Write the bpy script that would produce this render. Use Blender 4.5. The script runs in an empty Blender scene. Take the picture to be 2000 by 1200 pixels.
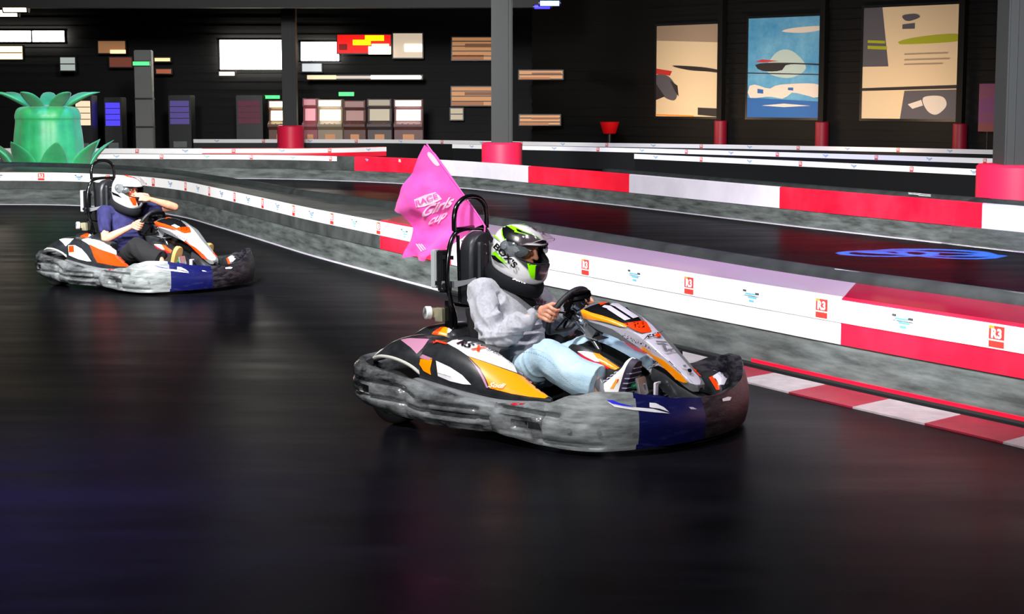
import bpy, bmesh, math, random
from math import sin, cos, pi, radians as R, atan, atan2, sqrt
from mathutils import Vector as V, Matrix, noise
from mathutils.bvhtree import BVHTree
random.seed(4)
S = bpy.context.scene
C = S.collection

# ------------------------------------------------------------------ helpers
def tag(o, label=None, cat=None, group=None, kind=None):
    if label: o['label'] = label
    if cat: o['category'] = cat
    if group: o['group'] = group
    if kind: o['kind'] = kind
    return o

def empty(name, loc=(0, 0, 0), rz=0, sc=1.0):
    o = bpy.data.objects.new(name, None)
    C.objects.link(o)
    o.location = loc
    o.rotation_euler = (0, 0, rz)
    o.scale = (sc, sc, sc)
    o.empty_display_size = .1
    return o

def srgb(h):
    if isinstance(h, str):
        h = h.lstrip('#')
        c = [int(h[i:i+2], 16)/255 for i in (0, 2, 4)]
    else:
        c = [x/255 for x in h]
    return tuple((x/12.92 if x <= .04045 else ((x+.055)/1.055)**2.4) for x in c) + (1,)

MATS = {}
def mat(name, col='#808080', rough=.5, metal=0, spec=.5, noise_amt=0, nscale=20, col2=None, bump=0,
        bscale=60, coat=0, trans=0, emit=None, estr=0, stretch=(1, 1, 1), rough2=None, sheen=0, thr=(.35, .65), ior=1.45):
    if name in MATS: return MATS[name]
    m = bpy.data.materials.new(name)
    m.use_nodes = True
    nt = m.node_tree
    N, L = nt.nodes, nt.links
    b = N['Principled BSDF']
    b.inputs['Base Color'].default_value = srgb(col)
    b.inputs['Roughness'].default_value = rough
    b.inputs['Metallic'].default_value = metal
    b.inputs['Specular IOR Level'].default_value = spec
    b.inputs['Coat Weight'].default_value = coat
    b.inputs['Coat Roughness'].default_value = .08
    b.inputs['Transmission Weight'].default_value = trans
    b.inputs['IOR'].default_value = ior
    b.inputs['Sheen Weight'].default_value = sheen
    if emit:
        b.inputs['Emission Color'].default_value = srgb(emit)
        b.inputs['Emission Strength'].default_value = estr
    if col2 or bump or rough2 is not None:
        tc = N.new('ShaderNodeTexCoord')
        mp = N.new('ShaderNodeMapping')
        mp.inputs['Scale'].default_value = stretch
        L.new(tc.outputs['Object'], mp.inputs['Vector'])
    if col2 or rough2 is not None:
        n = N.new('ShaderNodeTexNoise')
        n.inputs['Scale'].default_value = nscale
        n.inputs['Detail'].default_value = 6
        n.inputs['Roughness'].default_value = .65
        L.new(mp.outputs[0], n.inputs['Vector'])
        mr = N.new('ShaderNodeMapRange')
        mr.inputs['From Min'].default_value = thr[0]
        mr.inputs['From Max'].default_value = thr[1]
        L.new(n.outputs[0], mr.inputs['Value'])
        if col2:
            mx = N.new('ShaderNodeMix')
            mx.data_type = 'RGBA'
            mx.inputs[6].default_value = srgb(col)
            mx.inputs[7].default_value = srgb(col2)
            L.new(mr.outputs[0], mx.inputs[0])
            L.new(mx.outputs[2], b.inputs['Base Color'])
        if rough2 is not None:
            m2 = N.new('ShaderNodeMapRange')
            m2.inputs['To Min'].default_value = rough
            m2.inputs['To Max'].default_value = rough2
            L.new(mr.outputs[0], m2.inputs['Value'])
            L.new(m2.outputs[0], b.inputs['Roughness'])
    if bump:
        n = N.new('ShaderNodeTexNoise')
        n.inputs['Scale'].default_value = bscale
        n.inputs['Detail'].default_value = 4
        L.new(mp.outputs[0], n.inputs['Vector'])
        bp = N.new('ShaderNodeBump')
        bp.inputs['Strength'].default_value = bump
        bp.inputs['Distance'].default_value = .01
        L.new(n.outputs[0], bp.inputs['Height'])
        L.new(bp.outputs[0], b.inputs['Normal'])
    MATS[name] = m
    return m

def cr(pts, n, closed=False):
    """catmull-rom resample of a polyline to n points, by chord length"""
    P = [V(p) for p in pts]
    k = len(P)
    segs = k if closed else k-1
    def g(i):
        if closed: return P[i % k]
        if i < 0: return P[0]*2-P[1]
        if i >= k: return P[-1]*2-P[-2]
        return P[i]
    dense = []
    per = max(4, int(6*n/segs)+1)
    for i in range(segs):
        a, b, c, d = g(i-1), g(i), g(i+1), g(i+2)
        for j in range(per):
            t = j/per
            dense.append(.5*((2*b)+(c-a)*t+(2*a-5*b+4*c-d)*t*t+(3*b-a-3*c+d)*t**3))
    dense.append(g(0) if closed else P[-1])
    L = [0]
    for i in range(1, len(dense)): L.append(L[-1]+(dense[i]-dense[i-1]).length)
    out = []
    m = n if closed else n-1
    j = 0
    for i in range(n):
        s = L[-1]*i/m
        while j < len(L)-2 and L[j+1] < s: j += 1
        t = (s-L[j])/max(L[j+1]-L[j], 1e-9)
        out.append(dense[j].lerp(dense[j+1], min(1, max(0, t))))
    return out

def crs(vals, n):
    return [p.x for p in crp([(v, 0, 0) for v in vals], n)]
def crp(pts, n):
    """catmull-rom resample, uniform in index"""
    P = [V(p) for p in pts]
    k = len(P)
    g = lambda i: P[0]*2-P[1] if i < 0 else (P[-1]*2-P[-2] if i >= k else P[i])
    out = []
    for q in range(n):
        u = q/(n-1)*(k-1)
        i = min(int(u), k-2)
        t = u-i
        a, b, c, d = g(i-1), g(i), g(i+1), g(i+2)
        out.append(.5*((2*b)+(c-a)*t+(2*a-5*b+4*c-d)*t*t+(3*b-a-3*c+d)*t**3))
    return out

class MB:
    def __init__(s): s.v = []; s.f = []; s.m = []
    def add(s, vs, fs, m=0):
        o = len(s.v)
        s.v += [tuple(p) for p in vs]
        s.f += [tuple(i+o for i in f) for f in fs]
        s.m += [m]*len(fs)
        return s
    def loft(s, rings, m=0, closed=True, caps=True, ring_closed=False):
        n = len(rings[0])
        vs = [p for r in rings for p in r]
        fs = []
        K = len(rings)
        for i in range(K if ring_closed else K-1):
            a, b = i*n, ((i+1) % K)*n
            for j in range(n if closed else n-1):
                k = (j+1) % n
                fs.append((a+j, a+k, b+k, b+j))
        if caps and closed and not ring_closed:
            fs.append(tuple(range(n-1, -1, -1)))
            fs.append(tuple((K-1)*n+j for j in range(n)))
        return s.add(vs, fs, m)
    def tube(s, pts, r, n=12, m=0, closed=False, caps=True, sq=None):
        P = [V(p) for p in pts]
        K = len(P)
        rr = list(r) if hasattr(r, '__len__') else [r]*K
        T = []
        for i in range(K):
            if closed: t = P[(i+1) % K]-P[i-1]
            else: t = P[min(i+1, K-1)]-P[max(i-1, 0)]
            T.append(t.normalized())
        up = V((0, 0, 1)) if abs(T[0].z) < .9 else V((1, 0, 0))
        nx = T[0].cross(up).normalized()
        rings = []
        for i in range(K):
            nx = (nx-T[i]*nx.dot(T[i])).normalized()
            ny = T[i].cross(nx)
            kx, ky = sq if sq else (1, 1)
            rings.append([P[i]+(nx*cos(2*pi*j/n)*kx+ny*sin(2*pi*j/n)*ky)*rr[i] for j in range(n)])
        return s.loft(rings, m, True, caps, closed)
    def cyl(s, a, b, r, r2=None, n=20, m=0, bev=0):
        a, b = V(a), V(b)
        r2 = r if r2 is None else r2
        if bev:
            d = (b-a).normalized()*bev
            return s.tube([a, a, a+d, b-d, b, b], [r*.001, r-bev, r, r2, r2-bev, r2*.001], n, m) if False else \
                s.tubeT([a, a+d, b-d, b], [r-bev, r, r2, r2-bev], n, m)
        return s.tubeT([a, b], [r, r2], n, m)
    def tubeT(s, pts, rr, n, m):
        P = [V(p) for p in pts]
        t = (P[-1]-P[0]).normalized()
        up = V((0, 0, 1)) if abs(t.z) < .9 else V((1, 0, 0))
        nx = t.cross(up).normalized(); ny = t.cross(nx)
        return s.loft([[p+(nx*cos(2*pi*j/n)+ny*sin(2*pi*j/n))*r for j in range(n)] for p, r in zip(P, rr)], m)
    def box(s, c, d, m=0, rot=None, bev=0, taper=None):
        bm = bmesh.new()
        bmesh.ops.create_cube(bm, size=1)
        for v in bm.verts:
            k = 1
            if taper and v.co.z > 0: k = taper
            v.co = V((v.co.x*d[0]*k, v.co.y*d[1]*k, v.co.z*d[2]))
        if bev: bmesh.ops.bevel(bm, geom=bm.edges[:], offset=bev, segments=2, affect='EDGES')
        M = Matrix.Translation(V(c)) @ (rot.to_4x4() if rot else Matrix.Identity(4))
        bm.verts.index_update()
        s.add([M @ v.co for v in bm.verts], [[v.index for v in f.verts] for f in bm.faces], m)
        bm.free()
        return s
    def ell(s, c, r, m=0, rot=None, nu=24, nv=14):
        M = rot if rot else Matrix.Identity(3)
        c = V(c)
        vs = []; fs = []
        for i in range(nv+1):
            a = -pi/2+pi*i/nv
            for j in range(nu):
                b = 2*pi*j/nu
                vs.append(c+M @ V((r[0]*cos(a)*cos(b), r[1]*cos(a)*sin(b), r[2]*sin(a))))
        for i in range(nv):
            for j in range(nu):
                k = (j+1) % nu
                fs.append((i*nu+j, i*nu+k, (i+1)*nu+k, (i+1)*nu+j))
        return s.add(vs, fs, m)
    def prism(s, poly, vec, m=0):
        vec = V(vec); P = [V(p) for p in poly]; n = len(P)
        return s.add(P+[p+vec for p in P], [tuple(range(n-1, -1, -1)), tuple(range(n, 2*n))]+[(i, (i+1) % n, n+(i+1) % n, n+i) for i in range(n)], m)
    def build(s, name, mats, parent=None, smooth=38, bevel=0, sub=0, remesh=0, sm=0, bseg=2):
        me = bpy.data.meshes.new(name)
        me.from_pydata([tuple(p) for p in s.v], [], s.f)
        if not isinstance(mats, (list, tuple)): mats = [mats]
        for x in mats: me.materials.append(x)
        for p, i in zip(me.polygons, s.m): p.material_index = min(i, len(mats)-1)
        bm = bmesh.new(); bm.from_mesh(me)
        if not remesh: bmesh.ops.remove_doubles(bm, verts=bm.verts, dist=1e-6)
        bmesh.ops.delete(bm, geom=[v for v in bm.verts if not v.link_faces], context='VERTS')
        bmesh.ops.recalc_face_normals(bm, faces=bm.faces)
        bm.to_mesh(me); bm.free()
        o = bpy.data.objects.new(name, me)
        C.objects.link(o)
        if remesh:
            md = o.modifiers.new('r', 'REMESH'); md.mode = 'VOXEL'; md.voxel_size = remesh
            if sm:
                md = o.modifiers.new('s', 'SMOOTH'); md.factor = .5; md.iterations = sm
        if bevel:
            md = o.modifiers.new('b', 'BEVEL'); md.width = bevel; md.segments = bseg; md.limit_method = 'ANGLE'; md.angle_limit = R(30)
        if sub:
            md = o.modifiers.new('u', 'SUBSURF'); md.levels = sub; md.render_levels = sub
        if o.modifiers: bake(o)
        if smooth: shade(o.data, smooth)
        if parent: o.parent = parent
        return o

def shade(me, ang):
    me.polygons.foreach_set('use_smooth', [True]*len(me.polygons))
    if ang < 180: me.set_sharp_from_angle(angle=R(ang))

def bake(o):
    dg = bpy.context.evaluated_depsgraph_get()
    me = bpy.data.meshes.new_from_object(o.evaluated_get(dg))
    old = o.data
    o.modifiers.clear()
    o.data = me
    me.name = o.name
    bpy.data.meshes.remove(old)

def copy_tree(o, parent=None, keep=None):
    c = o.copy(); C.objects.link(c)
    if parent: c.parent = parent
    for ch in [x for x in bpy.data.objects if x.parent == o]: copy_tree(ch, c)
    return c

# ------------------------------------------------------------------ camera
FPX, HC = 3400.0, 1.69
PIT = atan(410/FPX)
cam = bpy.data.cameras.new('camera')
cam.sensor_width = 36
cam.lens = 36*FPX/2000
cam.clip_end = 300
camo = bpy.data.objects.new('camera', cam)
C.objects.link(camo)
camo.location = (0, 0, HC)
camo.rotation_euler = (pi/2-PIT, 0, 0)
S.camera = camo
cam.dof.use_dof = False

def ray(px, py):
    a = (px-1000)/FPX; b = (600-py)/FPX
    return V((a, cos(PIT)+b*sin(PIT), -sin(PIT)+b*cos(PIT)))

# near kart frame
KP = V((.213, 9.047, 0)); KTH = R(-34.6)
KM = Matrix.Translation(KP) @ Matrix.Rotation(KTH, 4, 'Z')
KI = KM.inverted()
KO = KI @ V((0, 0, HC))
def kray(px, py): return (KI.to_3x3() @ ray(px, py)).normalized()
def kup(px, py, ax, v):
    d = kray(px, py); i = 'xyz'.index(ax)
    return KO+d*((v-KO[i])/d[i])

def bvh_of(*objs):
    vs, fs = [], []
    for o in objs:
        k = len(vs)
        vs += [v.co.copy() for v in o.data.vertices]
        fs += [[i+k for i in p.vertices] for p in o.data.polygons]
    return BVHTree.FromPolygons(vs, fs)

def sticker(name, bvh, shapes, mats, parent, cut=3.0, off=.0014, join=False):
    """thin graphics laid on a curved shell. shapes: list of (2-D verts, faces, slot); 2-D is the
    side-elevation drawing of the kart (measured in the photo), laid onto the shell by ray casting."""
    res = None; out = MB()
    for si, (vs, fs, slot) in enumerate(shapes):
        bm = bmesh.new()
        bv = [bm.verts.new((x, y, 0)) for x, y in vs]
        for f in fs:
            try: bm.faces.new([bv[i] for i in f])
            except ValueError: pass
        bmesh.ops.triangulate(bm, faces=bm.faces[:])
        xs = [p[0] for p in vs]; ys = [p[1] for p in vs]
        for lo, hi, no in ((min(xs), max(xs), (1, 0, 0)), (min(ys), max(ys), (0, 1, 0))):
            t = lo+cut
            while t < hi:
                bmesh.ops.bisect_plane(bm, geom=bm.verts[:]+bm.edges[:]+bm.faces[:], dist=1e-5,
                                       plane_co=V(no)*t, plane_no=no)
                t += cut
        bm.verts.index_update()
        P = []; hits = []
        for v in bm.verts:
            d = kray(v.co.x, v.co.y)
            hits.append((bvh.ray_cast(KO, d), d))
        good = [h[0][0] for h in hits if h[0][0] is not None]
        mid = sum((g - KO).length for g in good)/len(good) if good else 9.0
        for (h, n, i, dist), d in hits:
            if h is None: h, n, i, dist = bvh.find_nearest(KO+d*mid)
            if n.dot(d) > 0: n = -n
            P.append(h+n*(off+(0 if join else si*.0009)))
        if not join: out = MB()
        out.add(P, [[v.index for v in f.verts] for f in bm.faces], 0)
        bm.free()
        if not join: res = out.build(name, mats[min(slot, len(mats)-1)], parent, smooth=60)
    if join: res = out.build(name, mats[0], parent, smooth=60)
    return res

def poly(pts, slot=0, smooth=0):
    if smooth: pts = [(p.x, p.y) for p in cr([(x, y, 0) for x, y in pts], smooth, True)]
    return (pts, [tuple(range(len(pts)))], slot)

def text_mesh(s, shear=0, bold=0, spacing=1.0):
    cu = bpy.data.curves.new('t', 'FONT')
    cu.body = s; cu.size = 1; cu.shear = shear; cu.offset = bold; cu.space_character = spacing
    cu.resolution_u = 3
    o = bpy.data.objects.new('t', cu); C.objects.link(o)
    dg = bpy.context.evaluated_depsgraph_get()
    me = bpy.data.meshes.new_from_object(o.evaluated_get(dg))
    vs = [(v.co.x, v.co.y) for v in me.vertices]; fs = [tuple(p.vertices) for p in me.polygons]
    bpy.data.objects.remove(o); bpy.data.curves.remove(cu); bpy.data.meshes.remove(me)
    return vs, fs

def text2d(s, O, ux, uy, slot=0, **k):
    """text drawn in the 2-D sheet: O = baseline start, ux = full advance vector of the whole word, uy = letter height vector"""
    vs, fs = text_mesh(s, **k)
    w = max(v[0] for v in vs); h = .7
    return ([(O[0]+x/w*ux[0]+y/h*uy[0], O[1]+x/w*ux[1]+y/h*uy[1]) for x, y in vs], fs, slot)

def text3d(mb, s, O, ux, uy, n, m=0, w=None, **k):
    vs, fs = text_mesh(s, **k)
    O, ux, uy, n = V(O), V(ux), V(uy), V(n)
    W = max(v[0] for v in vs); h = .7
    mb.add([O+ux*(x/W)+uy*(y/h)+n for x, y in vs], fs, m)

# ------------------------------------------------------------------ materials
black_pl = mat('black_plastic', '#101114', .38, col2='#1c1d20', nscale=9)
grey_pl = mat('grey_moulding', '#5d6063', .42, col2='#6e7174', nscale=6)
scuff = mat('scuffed_bumper', '#1a1b1d', .22, col2='#9a9fa1', nscale=3.2, stretch=(1, 1, 3.0), thr=(.36, .78), bump=.3, bscale=18, rough2=.34, coat=.5)
scuff_dk = mat('scuffed_black_bumper', '#0d0d14', .45, spec=.2, col2='#4a464c', nscale=9, stretch=(1, 1, 4), thr=(.44, .85), bump=.3, bscale=40, rough2=.55)
navy = mat('navy_bumper_sticker', '#0d1148', .35, col2='#34386c', nscale=9, stretch=(1, 1, 5), thr=(.52, .85), rough2=.5)
grey_st = mat('grey_bumper_sticker', '#35393a', .34, col2='#8e9494', nscale=7, stretch=(1, 1, 5), thr=(.22, .66), rough2=.5)
rubber = mat('rubber', '#0c0c0d', .75, bump=.2, bscale=120)
steel = mat('chrome_steel', '#b9bcc0', .22, metal=1)
alu = mat('brushed_aluminium', '#a9adb0', .38, metal=.85)
frame_bk = mat('black_painted_tube', '#08080a', .22, coat=.6)
white_st = mat('white_sticker', '#e6e4e8', .3, coat=.4)
lilac_st = mat('pale_grey_sticker', '#bdb9c6', .3, coat=.4)
orange = mat('orange_sticker', '#ff9200', .3, coat=.4)
orange_red = mat('orange_red_sticker', '#ff3c06', .3, coat=.4)
red_st = mat('red_sticker', '#d3102a', .3, coat=.4)
pink_st = mat('dull_pink_sticker', '#b07a95', .35, coat=.3)
black_st = mat('black_sticker', '#0d0e11', .25, coat=.5)
black_shell = mat('black_gloss_shell', '#1a1c1f', .3, coat=.3, col2='#2a2c2f', nscale=14)
green_st = mat('lime_sticker', '#84e600', .3, coat=.4)
blue_st = mat('blue_sticker', '#2b2fd0', .3)
denim = mat('pale_denim', '#8fb0c6', .88, col2='#b9d3e0', nscale=6, thr=(.3, .7), bump=.3, bscale=240, sheen=.15)
stitch = mat('denim_stitch', '#5f86aa', .9)
sweat = mat('grey_sweatshirt', '#9a9ca5', .92, col2='#adafb7', nscale=60, bump=.25, bscale=300, sheen=.3)
skin = mat('skin', '#d79a80', .5, col2='#c98468', nscale=14, bump=.06, bscale=120)
navy_cloth = mat('navy_tshirt', '#1d1d45', .9, col2='#26265a', nscale=20)
dark_cloth = mat('black_trousers', '#101013', .9)
neck_pad = mat('black_neck_foam', '#101217', .8, spec=.25, bump=.15, bscale=150)
helm_white = mat('white_helmet_shell', '#dcdcde', .22, coat=.6)
helm_dark = mat('helmet_lining', '#08080a', .8)
lens = mat('clear_visor_lens', '#6e6068', .05)
lens.node_tree.nodes['Principled BSDF'].inputs['Alpha'].default_value = .13
lens_tint = mat('clear_side_lens', '#50585c', .10, coat=.3)
lens_tint.node_tree.nodes['Principled BSDF'].inputs['Alpha'].default_value = .68
hairm = mat('dark_brow_hair', '#1c120d', .8)
eye_w = mat('eye_white', '#d9cfc9', .2)
pink_flag = mat('pink_flag_cloth', '#ff4fb8', .75, col2='#ff63c4', nscale=4, sheen=.3)
flag_print = mat('flag_white_print', '#ffd3ee', .8)
strap_m = mat('grey_webbing', '#6c6f74', .7)
shoe_w = mat('white_trainer_mesh', '#e4e2e0', .7, bump=.2, bscale=200)
sole_m = mat('dark_purple_sole', '#2a2438', .6)
sole_s = mat('pale_sole_ridge', '#8b84a2', .6)
amber = mat('amber_trainer_stripe', '#f0a030', .5)
green_m = mat('green_fitting', '#0b6b43', .4)
red_rod = mat('pale_red_rod', '#d98a84', .4)
lampw = mat('beacon_lens', '#d8dadb', .2, coat=.5)
brass = mat('zinc_bracket', '#c9c6a8', .35, metal=.7)

# ------------------------------------------------------------------ kart
def bumper_surface(path, zb, zt, prof, n=170, m=26, disp=None, closed_ends=True):
    """path: plan points, zb/zt: bottom/top heights at those points, prof(t)->outward offset"""
    k = len(path)
    Q = cr([(p[0], p[1], 0) for p in path], n)
    # heights resampled by chord length too
    Lc = [0]
    for i in range(1, k): Lc.append(Lc[-1]+(V(path[i])-V(path[i-1])).length)
    def h(arr, s):
        s *= Lc[-1]
        for i in range(1, k):
            if Lc[i] >= s or i == k-1:
                t = (s-Lc[i-1])/(Lc[i]-Lc[i-1]); t = min(1, max(0, t)); t = t*t*(3-2*t)
                return arr[i-1]*(1-t)+arr[i]*t
    rings = []
    tot = Lc[-1]
    for i in range(n):
        a = Q[max(i-1, 0)]; b = Q[min(i+1, n-1)]
        t = (b-a).normalized(); nrm = V((t.y, -t.x, 0))
        s = i/(n-1)
        b0, t0 = h(zb, s), h(zt, s)
        ring = []
        for j in range(m):
            u = j/(m-1)
            z = b0+(t0-b0)*u
            o = prof(u)
            if disp: o += disp(s*tot, z, u, Q[i])
            ring.append(Q[i]+nrm*o+V((0, 0, z)))
        # back side
        ring.append(Q[i]+nrm*(prof(1)-.03)+V((0, 0, t0-.004)))
        for u in (.75, .5, .25): ring.append(Q[i]+nrm*(-.07)+V((0, 0, b0+(t0-b0)*u)))
        ring.append(Q[i]+nrm*(prof(0)-.04)+V((0, 0, b0+.006)))
        rings.append(ring)
    return rings

def smooth_box(x, a, b, w=.012):
    f = lambda t: 0 if t < 0 else (1 if t > 1 else t*t*(3-2*t))
    return f((x-a)/w+.5)*f((b-x)/w+.5)

def tyre(parent, c, r, w, steer=0):
    rot = Matrix.Rotation(steer, 3, 'Z')
    y = rot @ V((0, 1, 0))
    prof = [(-.5, .62), (-.5, .74), (-.49, .86), (-.44, .95), (-.34, .99), (-.15, 1), (.15, 1), (.34, .99), (.44, .95), (.49, .86), (.5, .74), (.5, .62)]
    n = 40
    rings = []
    for k in range(n):
        a = 2*pi*k/n
        d = rot @ V((cos(a), 0, sin(a)))
        rings.append([V(c)+y*(p*w)+d*(q*r) for p, q in prof])
    mb = MB()
    mb.loft(rings, 0, True, False, True)
    t = mb.build('tyre', rubber, parent, 50)
    rm = MB()
    prof = [(-.42, .63), (-.42, .58), (-.3, .52), (-.05, .5), (-.05, .2), (.05, .2), (.05, .5), (.3, .52), (.42, .58), (.42, .63)]
    rings = []
    for k in range(n):
        a = 2*pi*k/n
        d = rot @ V((cos(a), 0, sin(a)))
        rings.append([V(c)+y*(p*w)+d*(q*r) for p, q in prof])
    rm.loft(rings, 0, True, False, True)
    rm.cyl(V(c)-y*.05*1, V(c)+y*.05, .03)
    rm.build('wheel_rim', alu, t, 40)
    return t

def make_kart(near=True):
    k = empty('go_kart')
    A = orange if near else orange_red
    # --- floor pan and chassis
    mb = MB()
    mb.prism([(-.62, -.36, .045), (.1, -.36, .045), (.55, -.30, .045), (.86, -.28, .045), (.86, .28, .045), (.55, .30, .045), (.1, .36, .045), (-.62, .36, .045)], (0, 0, .012))
    mb.build('floor_tray', black_pl, k, bevel=.003)
    mb = MB()
    for s in (-1, 1):
        mb.tube(cr([(-.9, .25*s, .10), (-.6, .30*s, .075), (-.2, .33*s, .075), (.15, .33*s, .075), (.45, .27*s, .075), (.8, .22*s, .08), (.9, .1*s, .08), (.9, 0, .08)], 40), .015)
        mb.tube(cr([(-.45, .33*s, .08), (-.42, .55*s, .09), (0, .58*s, .09), (.3, .5*s, .09), (.42, .28*s, .08)], 30), .012)
        mb.tube(cr([(.82, .22*s, .1), (.9, .35*s, .14), (.88, .45*s, .17)], 12), .012)
    mb.tube([(-.3, -.33, .075), (-.3, .33, .075)], .014)
    mb.tube([(.35, -.30, .075), (.35, .30, .075)], .014)
    mb.tube([(-.9, -.25, .10), (-.9, .25, .10)], .014)
    mb.build('chassis_frame', frame_bk, k)
    mb = MB()
    mb.cyl((-.63, -.58, .14), (-.63, .58, .14), .02)
    mb.cyl((-.63, .1, .14), (-.63, .12, .14), .09, n=36)
    for s in (-1, 1): mb.box((-.63, .28*s, .12), (.06, .05, .12), bev=.006)
    mb.build('rear_axle', steel, k)
    for s in (-1, 1):
        tyre(k, (-.62, .50*s, .14), .14, .19)
        tyre(k, (.50, .53*s, .13), .13, .12, R(4))
    # --- engine behind the seat and its orange cover
    mb = MB()
    mb.box((-.68, .18, .24), (.22, .22, .22), bev=.02)
    for i in range(6): mb.box((-.68, .18, .30+i*.018), (.24, .20, .006))
    mb.cyl((-.80, -.05, .26), (-.80, .3, .26), .045)
    mb.build('engine', mat('engine_metal', '#3a3c3f', .4, metal=.8), k)
    mb = MB()
    st = [(-.83, -.06, .08, .34, .36), (-.80, -.06, .15, .33, .41), (-.70, -.06, .19, .33, .465), (-.60, -.06, .19, .34, .475), (-.52, -.06, .16, .36, .455), (-.48, -.06, .13, .38, .42)]
    rings = []
    for x, yc, w, z0, z1 in st:
        rings.append([V((x, yc+w*a, z0+(z1-z0)*b)) for a, b in ((-1, 0), (-1, .45), (-.88, .8), (-.6, .97), (0, 1), (.6, .97), (.88, .8), (1, .45), (1, 0))])
    mb.loft([r for r in zip(*[crp(c, 20) for c in zip(*rings)])])
    cov = mb.build('engine_cover', [black_shell], k, 60)
    bv = bvh_of(cov)
    sticker('cover_sticker', bv, [poly([(839, 661), (846, 649), (862, 639), (880, 637), (874, 650), (872, 662)], 0),
             poly([(840, 658), (850, 646), (866, 638), (858, 650), (850, 660)], 1), poly([(876, 636), (891, 636), (878, 651), (873, 652)], 2)],
            [A, orange_red, white_st], cov)
    # --- side pods
    def pod_rings(s):
        st = [  # x , list of (y, z) inner top -> outer bottom
            (-.445, [(-.37, .405), (-.44, .42), (-.50, .415), (-.545, .385), (-.565, .35), (-.572, .31), (-.575, .275)]),
            (-.42, [(-.36, .42), (-.43, .437), (-.50, .432), (-.55, .40), (-.575, .36), (-.583, .31), (-.587, .27)]),
            (-.29, [(-.35, .437), (-.43, .452), (-.50, .440), (-.553, .40), (-.583, .35), (-.595, .30), (-.60, .248)]),
            (-.14, [(-.35, .405), (-.42, .425), (-.49, .412), (-.55, .37), (-.585, .32), (-.60, .27), (-.605, .228)]),
            (0, [(-.375, .350), (-.43, .370), (-.49, .358), (-.545, .322), (-.58, .285), (-.597, .25), (-.603, .218)]),
            (.12, [(-.43, .292), (-.47, .305), (-.51, .300), (-.55, .278), (-.58, .255), (-.595, .235), (-.60, .215)]),
            (.24, [(-.49, .252), (-.515, .262), (-.54, .258), (-.562, .248), (-.580, .237), (-.590, .228), (-.595, .216)]),
            (.34, [(-.545, .235), (-.558, .240), (-.568, .238), (-.577, .234), (-.583, .229), (-.587, .224), (-.590, .218)]),
            (.375, [(-.568, .228), (-.573, .230), (-.577, .230), (-.580, .229), (-.582, .227), (-.584, .224), (-.586, .221)])]
        top = [[V((x, y*s, z)) for y, z in l] for x, l in st]
        cols = [crp(c, 60) for c in zip(*top)]
        rows = [crp(r, 26) for r in zip(*cols)]
        out = []
        for r in rows:
            a, b = r[0], r[-1]
            lo = min(a.z, b.z)
            out.append(list(r)+[V((b.x, b.y+.012*s, b.z-.018)), V((b.x, (a.y+b.y)/2, lo-.03)), V((a.x, a.y, lo-.03)), V((a.x, a.y-.0*s, (a.z+lo-.03)/2))])
        return out
    for s in (1, -1):
        mb = MB()
        mb.loft(pod_rings(s))
        pod = mb.build('side_pod', black_shell, k, 55)
        if s == 1:
            bv = bvh_of(pod)
            sh = []
            if near:
                sh.append(poly([(873, 671), (884, 665), (905, 662), (950, 676), (982, 692), (996, 703), (1005, 717), (1010, 729), (990, 722), (953, 709), (914, 696), (895, 683)], 0))
                sh.append(poly([(916, 698), (955, 711), (990, 724), (1010, 731), (1030, 741), (1052, 760), (1071, 776), (1064, 779), (1035, 776), (1000, 770), (957, 759), (950, 742), (938, 720)], 1))
                sh.append(poly([(852, 705), (880, 718), (903, 733), (921, 752), (905, 751), (880, 745), (856, 735)], 2))
                sh.append(poly([(822, 702), (845, 703), (841, 722), (843, 733), (828, 725), (820, 712)], 1))
                sh.append(poly([(820, 700), (826, 693), (846, 701), (838, 704)], 3))
                sh.append(poly([(914, 699), (936, 722), (948, 743), (955, 759), (951, 758), (941, 738), (928, 716)], 4))
                sh.append(poly([(1011, 728), (1014, 728), (1050, 754), (1068, 771), (1060, 767), (1030, 740)], 4))
                sh.append(poly([(842, 664), (873, 672), (874, 675), (846, 669)], 5))
                sh.append(text2d('RS', (890, 673), (27, 10), (11, -7), 6, shear=.2, bold=.035))
                sh.append(text2d('X', (921, 685), (19, 5), (10, -8), 5, shear=.2, bold=.06))
                sh.append(text2d('KART ROYAL', (948, 687), (26, 11), (4, -2.5), 6))
                sh.append(text2d('Sodi', (954, 757), (32, 3.5), (3, -8), 0, shear=.35, bold=.015))
                sh.append(text2d('www.sodikart.com', (857, 730), (26, 8), (.5, -3), 6))
                ms = [white_st, A, white_st, pink_st, pink_st, orange_red, black_st]
            else:
                sh.append(poly([(873, 671), (884, 665), (905, 662), (950, 676), (982, 692), (996, 703), (1005, 717), (1010, 729), (990, 722), (953, 709), (914, 696), (895, 683)], 0))
                sh.append(poly([(905, 688), (955, 711), (990, 724), (1010, 731), (1030, 741), (1052, 760), (1071, 776), (1064, 779), (1035, 776), (1000, 770), (945, 757), (930, 735), (920, 712)], 1))
                sh.append(poly([(826, 690), (852, 690), (880, 705), (903, 728), (921, 752), (905, 751), (870, 742), (830, 725)], 0))
                sh.append(poly([(828, 692), (848, 692), (852, 715), (830, 715)], 1))
                ms = [white_st, A]
            sticker('pod_sticker', bv, sh, ms, pod)
        # lower grey lip under the pod
        mb = MB()
        pth = cr([(-.50, -.55*s, .225), (-.44, -.590*s, .235), (-.33, -.612*s, .225), (-.1, -.625*s, .195), (.1, -.625*s, .18), (.3, -.61*s, .19), (.42, -.55*s, .19)], 50)
        mb.loft([[p+V((0, .02*s, .025)), p+V((0, -.002*s, .022)), p+V((0, -.012*s, 0)), p+V((0, -.014*s, -.02)), p+V((0, .02*s, -.035)), p+V((0, .06*s, -.03)), p+V((0, .06*s, .015))] for p in pth])
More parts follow.
